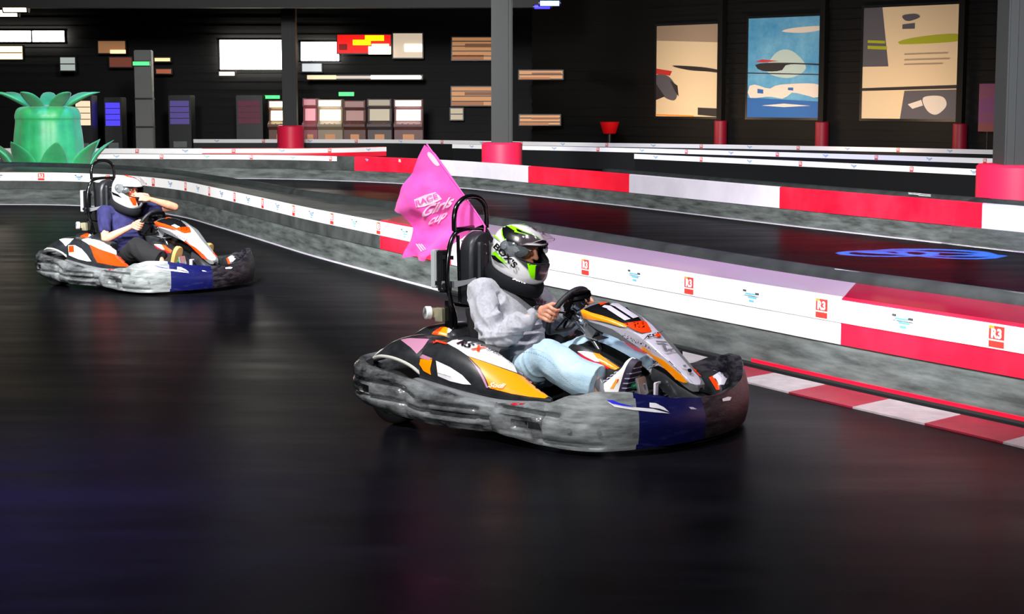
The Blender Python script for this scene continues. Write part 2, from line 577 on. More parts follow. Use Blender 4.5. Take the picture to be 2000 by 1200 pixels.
        mb.build('pod_lip', grey_pl, k, 60)
        # rear wheel fender
        mb = MB()
        st = [(-.77, [(-.30, .365), (-.38, .372), (-.46, .365), (-.52, .345), (-.535, .335)]),
              (-.70, [(-.30, .415), (-.38, .422), (-.47, .412), (-.54, .372), (-.56, .352)]),
              (-.60, [(-.30, .440), (-.38, .450), (-.47, .438), (-.55, .388), (-.575, .35)]),
              (-.50, [(-.30, .445), (-.38, .452), (-.47, .438), (-.55, .385), (-.58, .325)]),
              (-.43, [(-.30, .425), (-.38, .435), (-.47, .425), (-.545, .37), (-.575, .285)])]
        top = [[V((x, y*s, z)) for y, z in l] for x, l in st]
        cols = [crp(c, 24) for c in zip(*top)]
        rows = [crp(r, 18) for r in zip(*cols)]
        up = [p for p in rows]
        rings = [list(r)+[p-V((0, 0, .010)) for p in reversed(r)] for r in up]
        mb.loft(rings)
        fd = mb.build('wheel_fender', black_shell, k, 60)
        lp = MB()
        lp.tube([r[-1]+V((0, 0, -.004)) for r in up], .009, 8)
        lp.tube(cr([V((-.77, -.535*s, .332)), V((-.785, -.45*s, .36)), V((-.78, -.36*s, .366))], 10), .006, 8)
        lp.build('fender_edge', mat('cream_edge', '#b9bab2', .5), fd)
        if s == 1:
            sticker('fender_sticker', bvh_of(fd), [poly([(782, 664), (800, 661), (838, 663), (826, 680), (814, 692), (803, 680)], 0)], [pink_st if near else white_st], fd)
    # --- rear / side bumper belt
    def prof_r(u):
        return .018*sin(pi*min(1, max(0, u)))**.7
    def disp_r(s, z, u, q):
        o = 0
        gr = lambda z0, w: math.exp(-((z-z0)/w)**2)
        zz = .055*smooth_box(q.x, -2, -.45, .2)
        o += .016*smooth_box(u, .06, .92, .12)
        o += -.030*gr(.115+zz*.5, .009)*smooth_box(q.x, -.95, .08, .04)-.026*gr(.165+zz, .010)*smooth_box(q.x, -.93, -.40, .05)
        o += .016*smooth_box(q.x, -.31, -.02, .02)*smooth_box(z, .125, .150, .010)-.016*smooth_box(q.x, -.33, .02, .02)*smooth_box(z, .05, .075, .010)
        ax = abs(q.x+.0)
        if abs(q.y) > .3:
            o += -.030*smooth_box(q.x, -.50, -.46, .03)*smooth_box(u, .05, .8, .1)*.6
            o += -.022*smooth_box(q.x, -.33, .0, .03)*smooth_box(z, .095, .165, .02)
            o += -.03*smooth_box(q.x, -.81, -.735, .012)*smooth_box(z, .155, .195, .010)
        return o
    path = [(.09, -.64), (-.08, -.655), (-.28, -.655), (-.45, -.635), (-.62, -.615), (-.78, -.575), (-.90, -.50), (-.96, -.40), (-.985, -.25), (-.99, 0)]
    zb = [.045, .04, .045, .055, .07, .085, .10, .11, .12, .12]
    zt = [.195, .205, .235, .26, .28, .295, .305, .31, .31, .31]
    path = path+[(x, -y) for x, y in path[-2::-1]]; zb = zb+zb[-2::-1]; zt = zt+zt[-2::-1]
    mb = MB()
    rr = bumper_surface(list(reversed([(x, y) for x, y in path])), zb, zt, prof_r, n=260, m=30, disp=disp_r)
    mb.loft(rr)
    rb = mb.build('rear_bumper', scuff, k, 50)
    mb = MB()
    for s in (1, -1): mb.box((-.775, -.590*s, .175), (.07, .01, .034), bev=.004, rot=Matrix.Rotation(R(-14)*s, 3, 'Z'))
    mb.build('bumper_slot', helm_dark, rb)
    mb = MB()   # top shelf closing the belt
    for s in (1, -1):
        mb.prism([(-.95, -.36*s, .285), (-.90, -.47*s, .285), (-.80, -.54*s, .28), (-.80, -.50*s, .28), (-.87, -.42*s, .285), (-.88, -.30*s, .285)], (0, 0, .008))
    mb.build('bumper_shelf', black_pl, rb)
    # --- front bumper
    path = [(.05, -.615), (.10, -.665), (.20, -.69), (.42, -.715), (.58, -.715), (.70, -.68), (.80, -.60), (.88, -.48), (.945, -.33), (.985, -.15), (1.0, 0)]
    zb = [.07, .055, .045, .03, .025, .025, .03, .035, .035, .035, .035]
    zt = [.185, .195, .21, .235, .285, .31, .308, .285, .255, .238, .232]
    path = path+[(x, -y) for x, y in path[-2::-1]]; zb = zb+zb[-2::-1]
    zt = zt+[.238, .255, .30, .335, .33, .30, .25, .21, .195, .185]
    def prof_f(u):
        return .03*sin(pi*min(1, max(0, u*.9+.08)))-.012*u
    def disp_f(s, z, u, q):
        o = 0
        if abs(q.y) > .45:
            x = q.x
            up_, lo_ = .195-.02*(x-.1), .175
            o += -.026*smooth_box(x, .12, .52, .05)*smooth_box(z, .163, .192, .018)       # notch under the top lip
            o += -.014*smooth_box(x, .14, .36, .03)*smooth_box(z, .065, .155, .02)
            o += -.024*smooth_box(x, .225, .315, .014)*smooth_box(z, .092, .130, .010)
            o += -.016*smooth_box(x, .395, .42, .016)*smooth_box(z, .05, .165, .02)
            o += -.016*smooth_box(x, .42, .72, .03)*smooth_box(z, .045, .062, .012)
            o += .008*smooth_box(x, .44, .66, .05)*smooth_box(z, .075, .15, .03)
        return o
    mb = MB()
    rr = bumper_surface(path, zb, zt, prof_f, n=300, m=34, disp=disp_f)
    mb.loft(rr)
    # material slots by place along the belt
    nn = len(rr[0])
    for fi, f in enumerate(mb.f):
        p = V(mb.v[f[0]]); q = V(mb.v[f[2]]) if len(f) > 3 else p
        y = (p.y+q.y)/2; x = (p.x+q.x)/2
        if x > .42 and y < -.56: mb.m[fi] = 1
        elif x > .42 and y < -.17: mb.m[fi] = 2
        elif x > .42: mb.m[fi] = 3
        elif y > 0: mb.m[fi] = 3
    fb = mb.build('front_bumper', [scuff, grey_st, navy, scuff_dk], k, 50)
    bv = bvh_of(fb)
    sh = [poly([(1186, 785), (1196, 787), (1215, 792), (1240, 796), (1275, 799), (1308, 808), (1280, 806), (1235, 801), (1200, 795)], 0),
          poly([(1268, 787), (1280, 788), (1296, 796), (1306, 805), (1288, 799), (1268, 796)], 0),
          poly([(1184, 782), (1196, 782), (1210, 788), (1235, 794), (1240, 796), (1215, 793), (1196, 789)], 1),
          poly([(1344, 796), (1352, 796), (1360, 800), (1348, 800)], 2),
          poly([(1409, 780), (1420, 776), (1427, 777), (1424, 783), (1410, 785)], 0)]
    sticker('bumper_sticker', bv, sh, [white_st, blue_st, lilac_st], fb, off=.002)
    sticker('bumper_slot', bv, [poly([(1023, 822), (1050, 826), (1055, 832), (1058, 841), (1032, 836), (1027, 829)], 0)], [helm_dark], fb, off=.002)
    sticker('bumper_bolt', bv, [poly([(1240+6*cos(a*pi/6), 850+5*sin(a*pi/6)) for a in range(12)], 0), poly([(1170+5*cos(a*pi/6), 846+5*sin(a*pi/6)) for a in range(12)], 0), poly([(1112+5*cos(a*pi/6), 842+5*sin(a*pi/6)) for a in range(12)], 0)], [grey_pl], fb, off=.003)
    sticker('red_tip_sticker', bv, [poly([(996, 790), (1010, 786), (1030, 785), (1022, 790), (1004, 792)], 0)], [red_st], fb, off=.002)
    # inner spoiler wings of the nose
    for s in (1,):
        mb = MB()
        mb.loft([[V((x, y*s, z)) for y, z in l] for x, l in (
            (.62, [(.30, .20), (.33, .24), (.38, .25), (.44, .21), (.42, .16), (.32, .16)]),
            (.74, [(.25, .21), (.28, .29), (.33, .305), (.42, .25), (.44, .16), (.27, .16)]),
            (.84, [(.20, .20), (.23, .30), (.28, .315), (.38, .26), (.42, .16), (.22, .16)]),
            (.91, [(.15, .18), (.18, .24), (.25, .26), (.33, .22), (.36, .16), (.17, .16)]))])
        w = mb.build('nose_wing', black_shell, k, 40, sub=1)
        if s == 1:
            sticker('wing_sticker', bvh_of(w), [poly([(1389, 737), (1405, 727), (1420, 721), (1422, 735), (1414, 752), (1405, 752), (1398, 740)], 0), poly([(1385, 738), (1392, 735), (1404, 752), (1406, 762), (1400, 762)], 1)], [lilac_st, orange_red], w)
    # --- steering fairing (tall central panel running down to the nose)
    mb = MB()
    st = [(.235, .622, .115, .600, .575), (.26, .637, .128, .603, .560), (.34, .641, .135, .583, .517), (.45, .617, .135, .562, .485),
          (.55, .560, .125, .530, .452), (.62, .508, .105, .485, .418), (.70, .437, .085, .420, .355), (.78, .367, .07, .355, .290), (.85, .302, .057, .292, .243), (.885, .270, .035, .264, .240)]
    rings = []
    for x, zc, w, ze, zk in st:
        ring = [(-w*.80, zk), (-w*.92, (zk+ze)/2), (-w, ze-.002), (-w*.97, ze+.006), (-w*.6, ze+(zc-ze)*.72), (-w*.25, ze+(zc-ze)*.97), (0, zc), (w*.25, ze+(zc-ze)*.97), (w*.6, ze+(zc-ze)*.72), (w*.97, ze+.006), (w, ze-.002), (w*.92, (zk+ze)/2), (w*.80, zk), (w*.4, zk+.015), (-w*.4, zk+.015)]
        rings.append([V((x, a, b)) for a, b in ring])
    cols = [crp(c, 60) for c in zip(*rings)]
    mb.loft([list(r) for r in zip(*cols)])
    fa = mb.build('steering_fairing', [grey_pl], k, 32)
    bv = bvh_of(fa)
    X = lambda zx, zy: (1130+zx/6.0, 580+zy/6.0)
    T = lambda l: [X(a, b) for a, b in l]
    sh = [poly(T([(95, 262), (160, 275), (330, 320), (480, 362), (590, 382), (680, 425), (740, 442), (850, 412), (840, 370), (790, 300), (720, 220), (680, 205), (760, 250), (860, 330), (960, 440), (1060, 560), (1180, 690), (1290, 815), (1400, 930), (1430, 985), (1425, 1030), (1380, 1035), (1300, 1010), (1180, 870), (1060, 755), (960, 680), (850, 590), (740, 520), (600, 455), (400, 380), (250, 325), (130, 292)]), 0),
          poly(T([(60, 150), (150, 110), (260, 75), (380, 70), (470, 85), (560, 125), (630, 185), (700, 240), (750, 300), (780, 365), (700, 375), (620, 345), (530, 320), (380, 260), (280, 225), (150, 190)]), 1),
          poly(T([(25, 150), (40, 145), (150, 190), (280, 225), (390, 262), (530, 320), (575, 345), (560, 358), (500, 350), (380, 310), (260, 280), (160, 270), (55, 250)]), 2),
          poly(T([(525, 318), (620, 345), (710, 380), (780, 370), (765, 320), (740, 285), (790, 300), (850, 405), (830, 420), (740, 430), (660, 400), (570, 352)]), 3),
          poly(T([(705, 612), (750, 615), (900, 690), (1000, 740), (1110, 830), (1210, 915), (1285, 1005), (1230, 1003), (1150, 970), (1030, 880), (900, 790), (790, 710)]), 2),
          poly(T([(225, 92), (290, 75), (350, 82), (300, 92), (285, 104), (250, 106), (255, 95)]), 3),
          poly(T([(1325, 850), (1400, 870), (1435, 910), (1435, 950), (1395, 925)]), 3)]
    if near:
        for dx, dy in ((0, 0), (92, -23)):
            sh.append(poly(T([(275+dx, 132+dy), (300+dx, 112+dy), (370+dx, 118+dy), (605+dx, 272+dy), (540+dx, 290+dy), (330+dx, 150+dy)]), 4))
        sh.append(text2d('RSX', X(758, 506), (31, -8), (6.5, -7.5), 1, bold=.02))
        sh.append(poly(T([(880, 480), (900, 445), (935, 445), (955, 470), (940, 482)]), 3))
        sh.append(poly(T([(890, 530), (1010, 540), (1030, 560), (900, 550)]), 5))
        sh.append(poly(T([(950, 560), (990, 560), (1010, 630), (985, 635)]), 5))
        sh.append(poly(T([(1010, 590), (1050, 600), (1055, 625), (1020, 620)]), 4))
        sh.append(poly(T([(990, 655), (1100, 620), (1115, 635), (1010, 668)]), 5))
        sh.append(poly(T([(1255, 870), (1290, 862), (1308, 885), (1300, 910), (1265, 905)]), 1))
        sh.append(poly(T([(1200, 825), (1235, 820), (1245, 850), (1215, 850)]), 5))
    else:
        sh.append(poly(T([(500, 240), (620, 300), (560, 330), (430, 270)]), 4))
    sticker('fairing_sticker', bv, sh[:1], [lilac_st], fa, off=.0014)
    sticker('fairing_sticker', bv, sh[1:], [lilac_st, black_st, A, orange_red, lilac_st, grey_pl], fa, off=.0022, cut=2.5)
    # lower dark nose under fairing
    mb = MB()
    mb.loft([[V((x, y, z)) for y, z in ((-w, z0), (-w, z1-.02), (-w*.8, z1), (w*.8, z1), (w, z1-.02), (w, z0))] for x, w, z0, z1 in
             ((.62, .04, .28, .34), (.70, .045, .22, .31), (.78, .05, .18, .26), (.86, .05, .16, .225), (.93, .04, .15, .205))])
    mb.build('nose_cone', black_shell, k, 40)
    # --- centre console / tank
    mb = MB()
    st = [(.12, .07, .10, .385), (.17, .10, .10, .425), (.24, .115, .10, .42), (.34, .115, .09, .39), (.45, .11, .08, .345), (.55, .10, .07, .285), (.60, .085, .07, .22)]
    rings = []
    for x, w, z0, z1 in st:
        rings.append([V((x, a*w, z0+(z1-z0)*b)) for a, b in ((-1.25, 0), (-1.2, .4), (-1.08, .75), (-1.0, .93), (-.8, 1), (-.5, .975), (.5, .975), (.8, 1), (1, .93), (1.08, .75), (1.2, .4), (1.25, 0))])
    cols = [crp(c, 26) for c in zip(*rings)]
    mb.loft([list(r) for r in zip(*cols)])
    tk = mb.build('fuel_tank_cover', black_shell, k, 40)
    U = lambda zx, zy: (1060+zx/5.454, 560+zy/5.454)
    Tt = lambda l: [U(a, b) for a, b in l]
    sticker('tank_sticker', bvh_of(tk), [poly(Tt([(370, 690), (440, 690), (530, 705), (610, 805), (560, 800), (450, 745)]), 0),
            poly(Tt([(530, 705), (600, 720), (700, 790), (820, 870), (770, 890), (690, 860), (610, 805)]), 1),
            poly(Tt([(370, 692), (450, 748), (560, 802), (620, 812), (720, 868), (700, 880), (580, 850), (480, 800), (400, 735)]), 2)], [white_st, A, red_st], tk)
    # --- steering
    wc = V((.095, 0, .578)); e1 = V((.87, 0, -.49)).normalized(); tt = V((.49, 0, .87)).normalized(); yy = V((0, 1, 0))
    mb = MB()
    pts = []
    for i in range(64):
        a = 2*pi*i/64
        r_ = .145
        p = wc+yy*(r_*cos(a)*1.05)+tt*(max(-.115, r_*sin(a)))
        pts.append(p)
    mb.tube(pts, .0145, 14, closed=True, sq=(1, 1.1))
    sw = mb.build('steering_wheel', mat('wheel_leather', '#17181b', .5, bump=.3, bscale=150), k, 180)
    mb = MB()
    for a in (R(8), R(172), R(250), R(290)):
        mb.tube([wc+e1*.015, wc+e1*.006+yy*.07*cos(a)+tt*.07*sin(a), wc+yy*.142*cos(a)+tt*max(-.113, .142*sin(a))], [.02, .013, .010], 10, sq=(1, .45))
    mb.tube([wc-e1*.005, wc+e1*.04], .035, 20)
    mb.build('wheel_spoke', frame_bk, sw)
    mb = MB()
    rotw = Matrix((e1, yy, tt)).transposed()
    mb.box(wc+tt*.062+e1*.01, (.045, .15, .085), rot=rotw, bev=.015)
    mb.box(wc+tt*.115+e1*.016, (.04, .19, .045), rot=rotw, bev=.012)
    mb.build('wheel_display', mat('gloss_black', '#07070a', .12, coat=1), sw)
    mb = MB()
    for s in (-1, 1): mb.cyl(wc+tt*.07+yy*.045*s+e1*.028, wc+tt*.07+yy*.045*s+e1*.04, .008)
    mb.cyl(wc+tt*.03+e1*.03, wc+tt*.03+e1*.05, .01)
    mb.build('wheel_button', steel, sw)
    mb = MB()
    c0 = wc+e1*.03; c1 = V((.30, 0, .385)); c2 = V((.47, 0, .12))
    mb.tube([c0, c1, c2], [.011, .011, .010], 12)
    mb.cyl(wc+e1*.045, wc+e1*.075, .026)
    mb.cyl(wc+e1*.085, wc+e1*.10, .02)
    mb.cyl(wc+e1*.12, wc+e1*.20, .017, bev=.003)
    mb.cyl(V((.255, 0, .44)), V((.29, 0, .395)), .018, bev=.003)
    mb.build('steering_column', steel, k)
    mb = MB()
    for s in (-1, 1):
        mb.prism([(.205, .045*s, .60), (.235, .045*s, .605), (.25, .045*s, .53), (.30, .045*s, .50), (.26, .045*s, .445), (.235, .045*s, .46), (.225, .045*s, .52)], (0, .004*s, 0))
    mb.box((.26, 0, .462), (.10, .12, .004), rot=Matrix.Rotation(R(10), 3, 'Y'))
    for z, x in ((.585, .215), (.56, .228), (.53, .235)):
        mb.cyl((x, -.06, z), (x, .06, z), .007)
    mb.build('fairing_bracket', grey_pl, k, bevel=.001)
    # --- pedals and odds and ends in the footwell
    for s in (-1, 1):
        mb = MB()
        mb.tube(cr([(.60, .16*s, .07), (.66, .17*s, .18), (.665, .19*s, .28)], 10), .009)
        mb.box((.66, .20*s, .27), (.015, .085, .09), rot=Matrix.Rotation(R(-14), 3, 'Y'), bev=.004)
        mb.tube([(.62, .10*s, .08), (.62, .22*s, .08)], .008)
        mb.build('pedal', alu, k)
    mb = MB()
    mb.cyl((.60, -.13, .18), (.60, -.13, .26), .022, .028)
    mb.cyl((.60, -.13, .26), (.60, -.13, .285), .020, .014)
    mb.build('brake_cylinder', grey_pl, k)
    mb = MB()
    mb.tube([(.555, -.25, .235), (.60, -.20, .262)], .006, 8)
    mb.build('brake_rod', red_rod, k)
    mb = MB()
    mb.ell((.61, -.195, .265), (.025, .018, .016))
    mb.cyl((.60, -.20, .262), (.645, -.18, .268), .011)
    mb.build('rod_fitting', green_m, k)
    mb = MB()
    mb.box((.70, -.13, .22), (.012, .03, .12)); mb.box((.70, -.115, .277), (.012, .05, .012))
    mb.build('nose_bracket', lilac_st, k, bevel=.002)
    mb = MB()   # bulkhead under the pedals
    mb.loft([[V((x, y, z)) for y, z in ((-.33, .06), (-.31, h), (0, h+.01), (.31, h), (.33, .06))] for x, h in ((.74, .06), (.78, .10), (.84, .11), (.90, .07))])
    mb.build('bulkhead', black_pl, k, 40)
    # --- box beside the seat with slatted front
    for s in (1, -1):
        mb = MB()
        st = [(-.46, -.40, -.26, .20, .425), (-.36, -.40, -.26, .2, .445), (-.22, -.37, -.26, .2, .437), (-.085, -.365, -.275, .2, .412)]
        mb.loft([[V((x, a*s, z0)), V((x, a*s, z1-.012)), V((x, (a+.012)*s, z1)), V((x, (b-.012)*s, z1)), V((x, b*s, z1-.012)), V((x, b*s, z0))] for x, a, b, z0, z1 in st])
        bx = mb.build('battery_box', mat('satin_grey_black', '#2b2d30', .45), k, 30)
        mb = MB()
        for i in range(9):
            mb.box((-.083, (-.355+i*.0095)*s, .352), (.008, .0045, .10), bev=.001)
        mb.build('vent_slats', black_pl, bx)
    # --- seat
    mb = MB()
    sec = [(.06, .135, .16, .03), (-.02, .10, .175, .05), (-.12, .072, .19, .09), (-.22, .065, .20, .15), (-.31, .10, .205, .22), (-.37, .19, .20, .25), (-.405, .30, .195, .22), (-.43, .42, .185, .14), (-.455, .53, .165, .06), (-.465, .57, .14, .02)]
    rows = []
    for i, (x, z, w, wall) in enumerate(sec):
        ta = min(1, max(0, (i-2)/5))       # wall direction turns from up to forward
        d = V((sin(ta*pi/2)*.9, 0, cos(ta*pi/2)+.25)).normalized()
        r = []
        for a in (-1.06, -1.03, -.98, -.85, -.6, -.3, 0, .3, .6, .85, .98, 1.03, 1.06):
            h = {1.06: 1, 1.03: .7, .98: .35, .85: .1}.get(abs(a), 0)
            r.append(V((x, w*a, z))+d*wall*h)
        rows.append(r)
    cols = [crp(c, 40) for c in zip(*rows)]
    g = [list(r) for r in zip(*cols)]
    mb.loft(g, closed=False, caps=False)
    o = mb.build('seat', mat('seat_black', '#1d1f22', .5, bump=.1, bscale=90), k, 180)
    md = o.modifiers.new('t', 'SOLIDIFY'); md.thickness = .012; md.offset = 0
    bake(o); shade(o.data, 60)
    # --- roll hoop, headrest, plate, beacon, flag
    mb = MB()
    up = [(-.53, -.147, .985), (-.53, -.147, 1.06), (-.53, -.125, 1.115), (-.53, -.07, 1.150), (-.53, 0, 1.160)]
    up = up+[(x, -y, z) for x, y, z in up[-2::-1]]
    mb.tube(cr(up, 50), .0135, 12)
    mb.tube([(-.53, -.15, .992), (-.53, .15, .992)], .012, 12)
    lo = [(-.60, -.20, .10), (-.56, -.14, .36), (-.535, -.135, .50), (-.53, -.18, .61), (-.53, -.213, .73), (-.53, -.203, .85), (-.53, -.175, .93), (-.53, -.12, .98), (-.53, 0, .992)]
    lo = lo+[(x, -y, z) for x, y, z in lo[-2::-1]]
    mb.tube(cr(lo, 90), .0135, 12)
    mb.tube(cr([(-.53, -.175, .60), (-.53, -.05, .575), (-.53, .05, .575), (-.53, .175, .60)], 14), .009, 10)
    mb.tube([(-.53, -.115, .96), (-.52, -.11, .60)], .010, 10)
    mb.tube([(-.53, .115, .96), (-.52, .11, .60)], .010, 10)
    mb.tube(cr([(-.545, -.12, .42), (-.66, -.15, .36), (-.80, -.2, .2)], 10), .011, 10)
    mb.tube(cr([(-.545, .12, .42), (-.66, .15, .36), (-.80, .2, .2)], 10), .011, 10)
    mb.box((-.555, -.165, .50), (.05, .008, .22), bev=.002)
    mb.build('roll_hoop', frame_bk, k, 60)
    mb = MB()
    def arch(w, z0, z1, n=12):
        pts = [(-w, z0), (-w, z1-w*.9)]
        for i in range(1, n): a = pi-pi*i/n; pts.append((w*cos(a), z1-w*.9+w*.9*sin(a)))
        return pts+[(w, z1-w*.9), (w, z0)]
    rings = []
    for x, w, z0, z1 in ((-.525, .105, .60, .965), (-.50, .118, .59, .978), (-.455, .118, .59, .978), (-.435, .105, .60, .968)):
        rings.append([V((x, a+(.0), b)) for a, b in arch(w, z0, z1)])
    mb.loft(rings)
    for y in (-.05, .055):
        mb.loft([[V((-.437, y-.02, z)), V((-.418, y-.01, z)), V((-.418, y+.01, z)), V((-.437, y+.02, z))] for z in (.61, .64, .90, .925)])
    hr = mb.build('headrest_pad', mat('headrest_plastic', '#202226', .4, bump=.1, bscale=60), k, 35, bevel=.004)
    mb = MB()
    for z in (.905, .86): mb.cyl((-.437, .0, z), (-.425, .0, z), .006)
    mb.build('pad_screw', steel, hr)
    mb = MB()
    mb.box((-.665, -.13, .775), (.035, .055, .205), bev=.005)
    pl = mb.build('rear_light_box', mat('pale_grey_box', '#a9adb0', .4), k)
    mb = MB()
    mb.box((-.63, -.115, .79), (.04, .07, .17), bev=.006)
    mb.box((-.60, -.14, .68), (.07, .05, .06), bev=.01)
    mb.box((-.60, -.14, .84), (.11, .012, .02)); mb.box((-.60, -.15, .70), (.11, .012, .02))
    mb.cyl((-.565, -.19, .69), (-.565, -.15, .69), .018)
    mb.build('light_housing', black_pl, pl)
    mb = MB()
    bc = V((-.64, -.21, .545)); bd = V((-.55, -.83, .05)).normalized()
    mb.cyl(bc, bc+bd*.035, .036, .036, n=32, bev=.005)
    be = mb.build('beacon', lampw, k)
    mb = MB()
    for i in range(8):
        a = pi*i/8
        u = bd.cross(V((0, 0, 1))).normalized(); w_ = bd.cross(u)
        d = u*cos(a)+w_*sin(a)
        mb.tube([bc+bd*.036-d*.03, bc+bd*.036+d*.03], .0016, 6)
    mb.build('lens_ribs', grey_pl, be)
    mb = MB()
    mb.box((-.60, -.185, .535), (.05, .035, .075), bev=.004)
    mb.box((-.645, -.195, .545), (.05, .03, .05), bev=.003)
    mb.build('beacon_bracket', brass, be)
    mb = MB()
    sp = [V((-.60, -.165, .69)), V((-.52, -.16, .70)), V((-.45, -.15, .715)), V((-.40, -.13, .735))]
    sp = crp(sp, 14)
    mb.loft([[p+V((0, 0, .008+.016*(1-i/13))), p+V((.0, -.002, .008+.016*(1-i/13))), p+V((0, -.002, -.008-.012*(1-i/13))), p+V((0, 0, -.008-.012*(1-i/13)))] for i, p in enumerate(sp)])
    mb.build('harness_strap', strap_m, k)
    if near:
        mb = MB()
        a, b = V((-.47, .02, .30)), V((-.838, .02, 1.435))
        p1 = V((-.455, .02, 1.0))
        mb.tube(cr([V((-.52, .03, .30)), V((-.49, .03, .70)), V((-.455, .02, .95)), V((-.47, .02, 1.03)), b], 30), .005, 8)
        pole = mb.build('flag_pole', mat('fibreglass_pole', '#e04fae', .5), k)
        # cloth: outline measured in the plane of the flag, with real folds
        out = [(829, 283), (850, 300), (872, 330), (896, 365), (920, 402), (945, 438), (925, 446), (900, 468), (880, 484), (862, 492), (852, 497), (845, 508), (826, 506), (815, 500), (797, 502), (796, 486), (800, 465), (797, 445), (786, 418), (768, 411), (776, 386), (785, 362), (800, 338), (815, 308)]
        bm = bmesh.new()
        bv_ = [bm.verts.new((x, y, 0)) for x, y in out]
        bm.faces.new(bv_)
        bmesh.ops.triangulate(bm, faces=bm.faces[:])
        for no, lo_, hi_ in (((1, 0, 0), 766, 946), ((0, 1, 0), 283, 510)):
            t = lo_+3
            while t < hi_:
                bmesh.ops.bisect_plane(bm, geom=bm.verts[:]+bm.edges[:]+bm.faces[:], dist=1e-5, plane_co=V(no)*t, plane_no=no)
                t += 3
        bm.verts.index_update()
        def flagp(x, y, e=0):
            p = kup(x, y, 'y', .02)
            # distance from the pole edge
            t = (V((x-829, y-283, 0)).dot(V((-155, 116, 0)).normalized()))
            t = max(0, t)/120
            s_ = (x-829)*.6+(y-283)*.8
            d = .030*t*sin(s_*.045+t*3.0)+.016*t*sin(s_*.11-t*5+1)+.012*t*noise.noise(V((x*.04, y*.04, 0)))*2
            d += .02*t*sin((x+y)*.05)
            return p+V((.25*d, d+e, .1*d))
        fm = MB()
        P = [flagp(v.co.x, v.co.y) for v in bm.verts]
        fm.add(P, [[v.index for v in f.verts] for f in bm.faces])
        bm.free()
        fl = fm.build('flag', pink_flag, k, 180)
        md = fl.modifiers.new('t', 'SOLIDIFY'); md.thickness = .0016; md.offset = 0
        bake(fl); shade(fl.data, 60)
        bvf = bvh_of(fl)
        Fz = lambda l: [(760+a/5, 280+b/5) for a, b in l]
        shf = [poly(Fz([(375, 95), (395, 85), (440, 125), (475, 175), (495, 215), (465, 220), (430, 190), (385, 130)]), 0, 24),
               poly(Fz([(245, 550), (350, 505), (455, 478), (490, 510), (518, 545), (430, 590), (340, 620), (265, 628)]), 0),
               text2d('Girls', (760+300/5, 280+730/5), (66, -26), (4, -19), 0, shear=.4, bold=.03),
               text2d('cup', (760+375/5, 280+800/5), (38, -16), (4, -16), 0, shear=.4, bold=.03),
               poly(Fz([(262, 985), (275, 982), (330, 1060), (322, 1064)]), 0), poly(Fz([(285, 985), (298, 980), (350, 1052), (342, 1056)]), 0), poly(Fz([(310, 985), (322, 982), (370, 1045), (362, 1048)]), 0),
               text2d('RACE', (760+262/5, 280+610/5), (44, -16), (-2, -9), 1, bold=.02)]
        sticker('flag_print', bvf, shf, [flag_print, pink_flag], fl, off=.002)
    return k

# ------------------------------------------------------------------ people
def chain(mb, pts, rad, n=14, sub=0):
    P = [V(p) for p in pts]
    if sub:
        Q = crp(P, sub); rr = crs(rad, sub)
    else: Q, rr = P, rad
    mb.tube(Q, rr, n)
    mb.ell(Q[0], (rr[0],)*3, nu=n, nv=8); mb.ell(Q[-1], (rr[-1],)*3, nu=n, nv=8)

def hand_chains(mb, G, e1, e2, t, wrist, curl=True):
    """hand closed on a rim whose local tangent is t; e1 = away from the driver, e2 = outward"""
    q = lambda a, b, c: G+e1*a+e2*b+t*c
    kn = []
    lens = (.92, 1.0, .97, .82)
    for i, s in enumerate((.036, .0125, -.0115, -.034)):
        L = lens[i]
        k0 = q(-.020, .036, s*1.05)
        chain(mb, [wrist.lerp(k0, .12), wrist.lerp(k0, .6)+e2*.004, k0], [.017, .015, .0115])
        r = .0092 if i < 3 else .0080
        chain(mb, [k0, q(.004*L, .0345, s), q(.022*L, .022, s*.98), q(.0255*L, .001, s*.95), q(.016*L, -.019*L, s*.93)], [.0110, .0098, r, r*.93, r*.82])
        kn.append(k0)
    chain(mb, [wrist+t*.006, q(-.032, .018, .024), q(-.027, -.004, .040), q(-.012, -.021, .044), q(.004, -.026, .040)], [.019, .0165, .0125, .0105, .0088])
    mb.ell(wrist.lerp(kn[1], .5), (.022, .022, .03))
    return kn

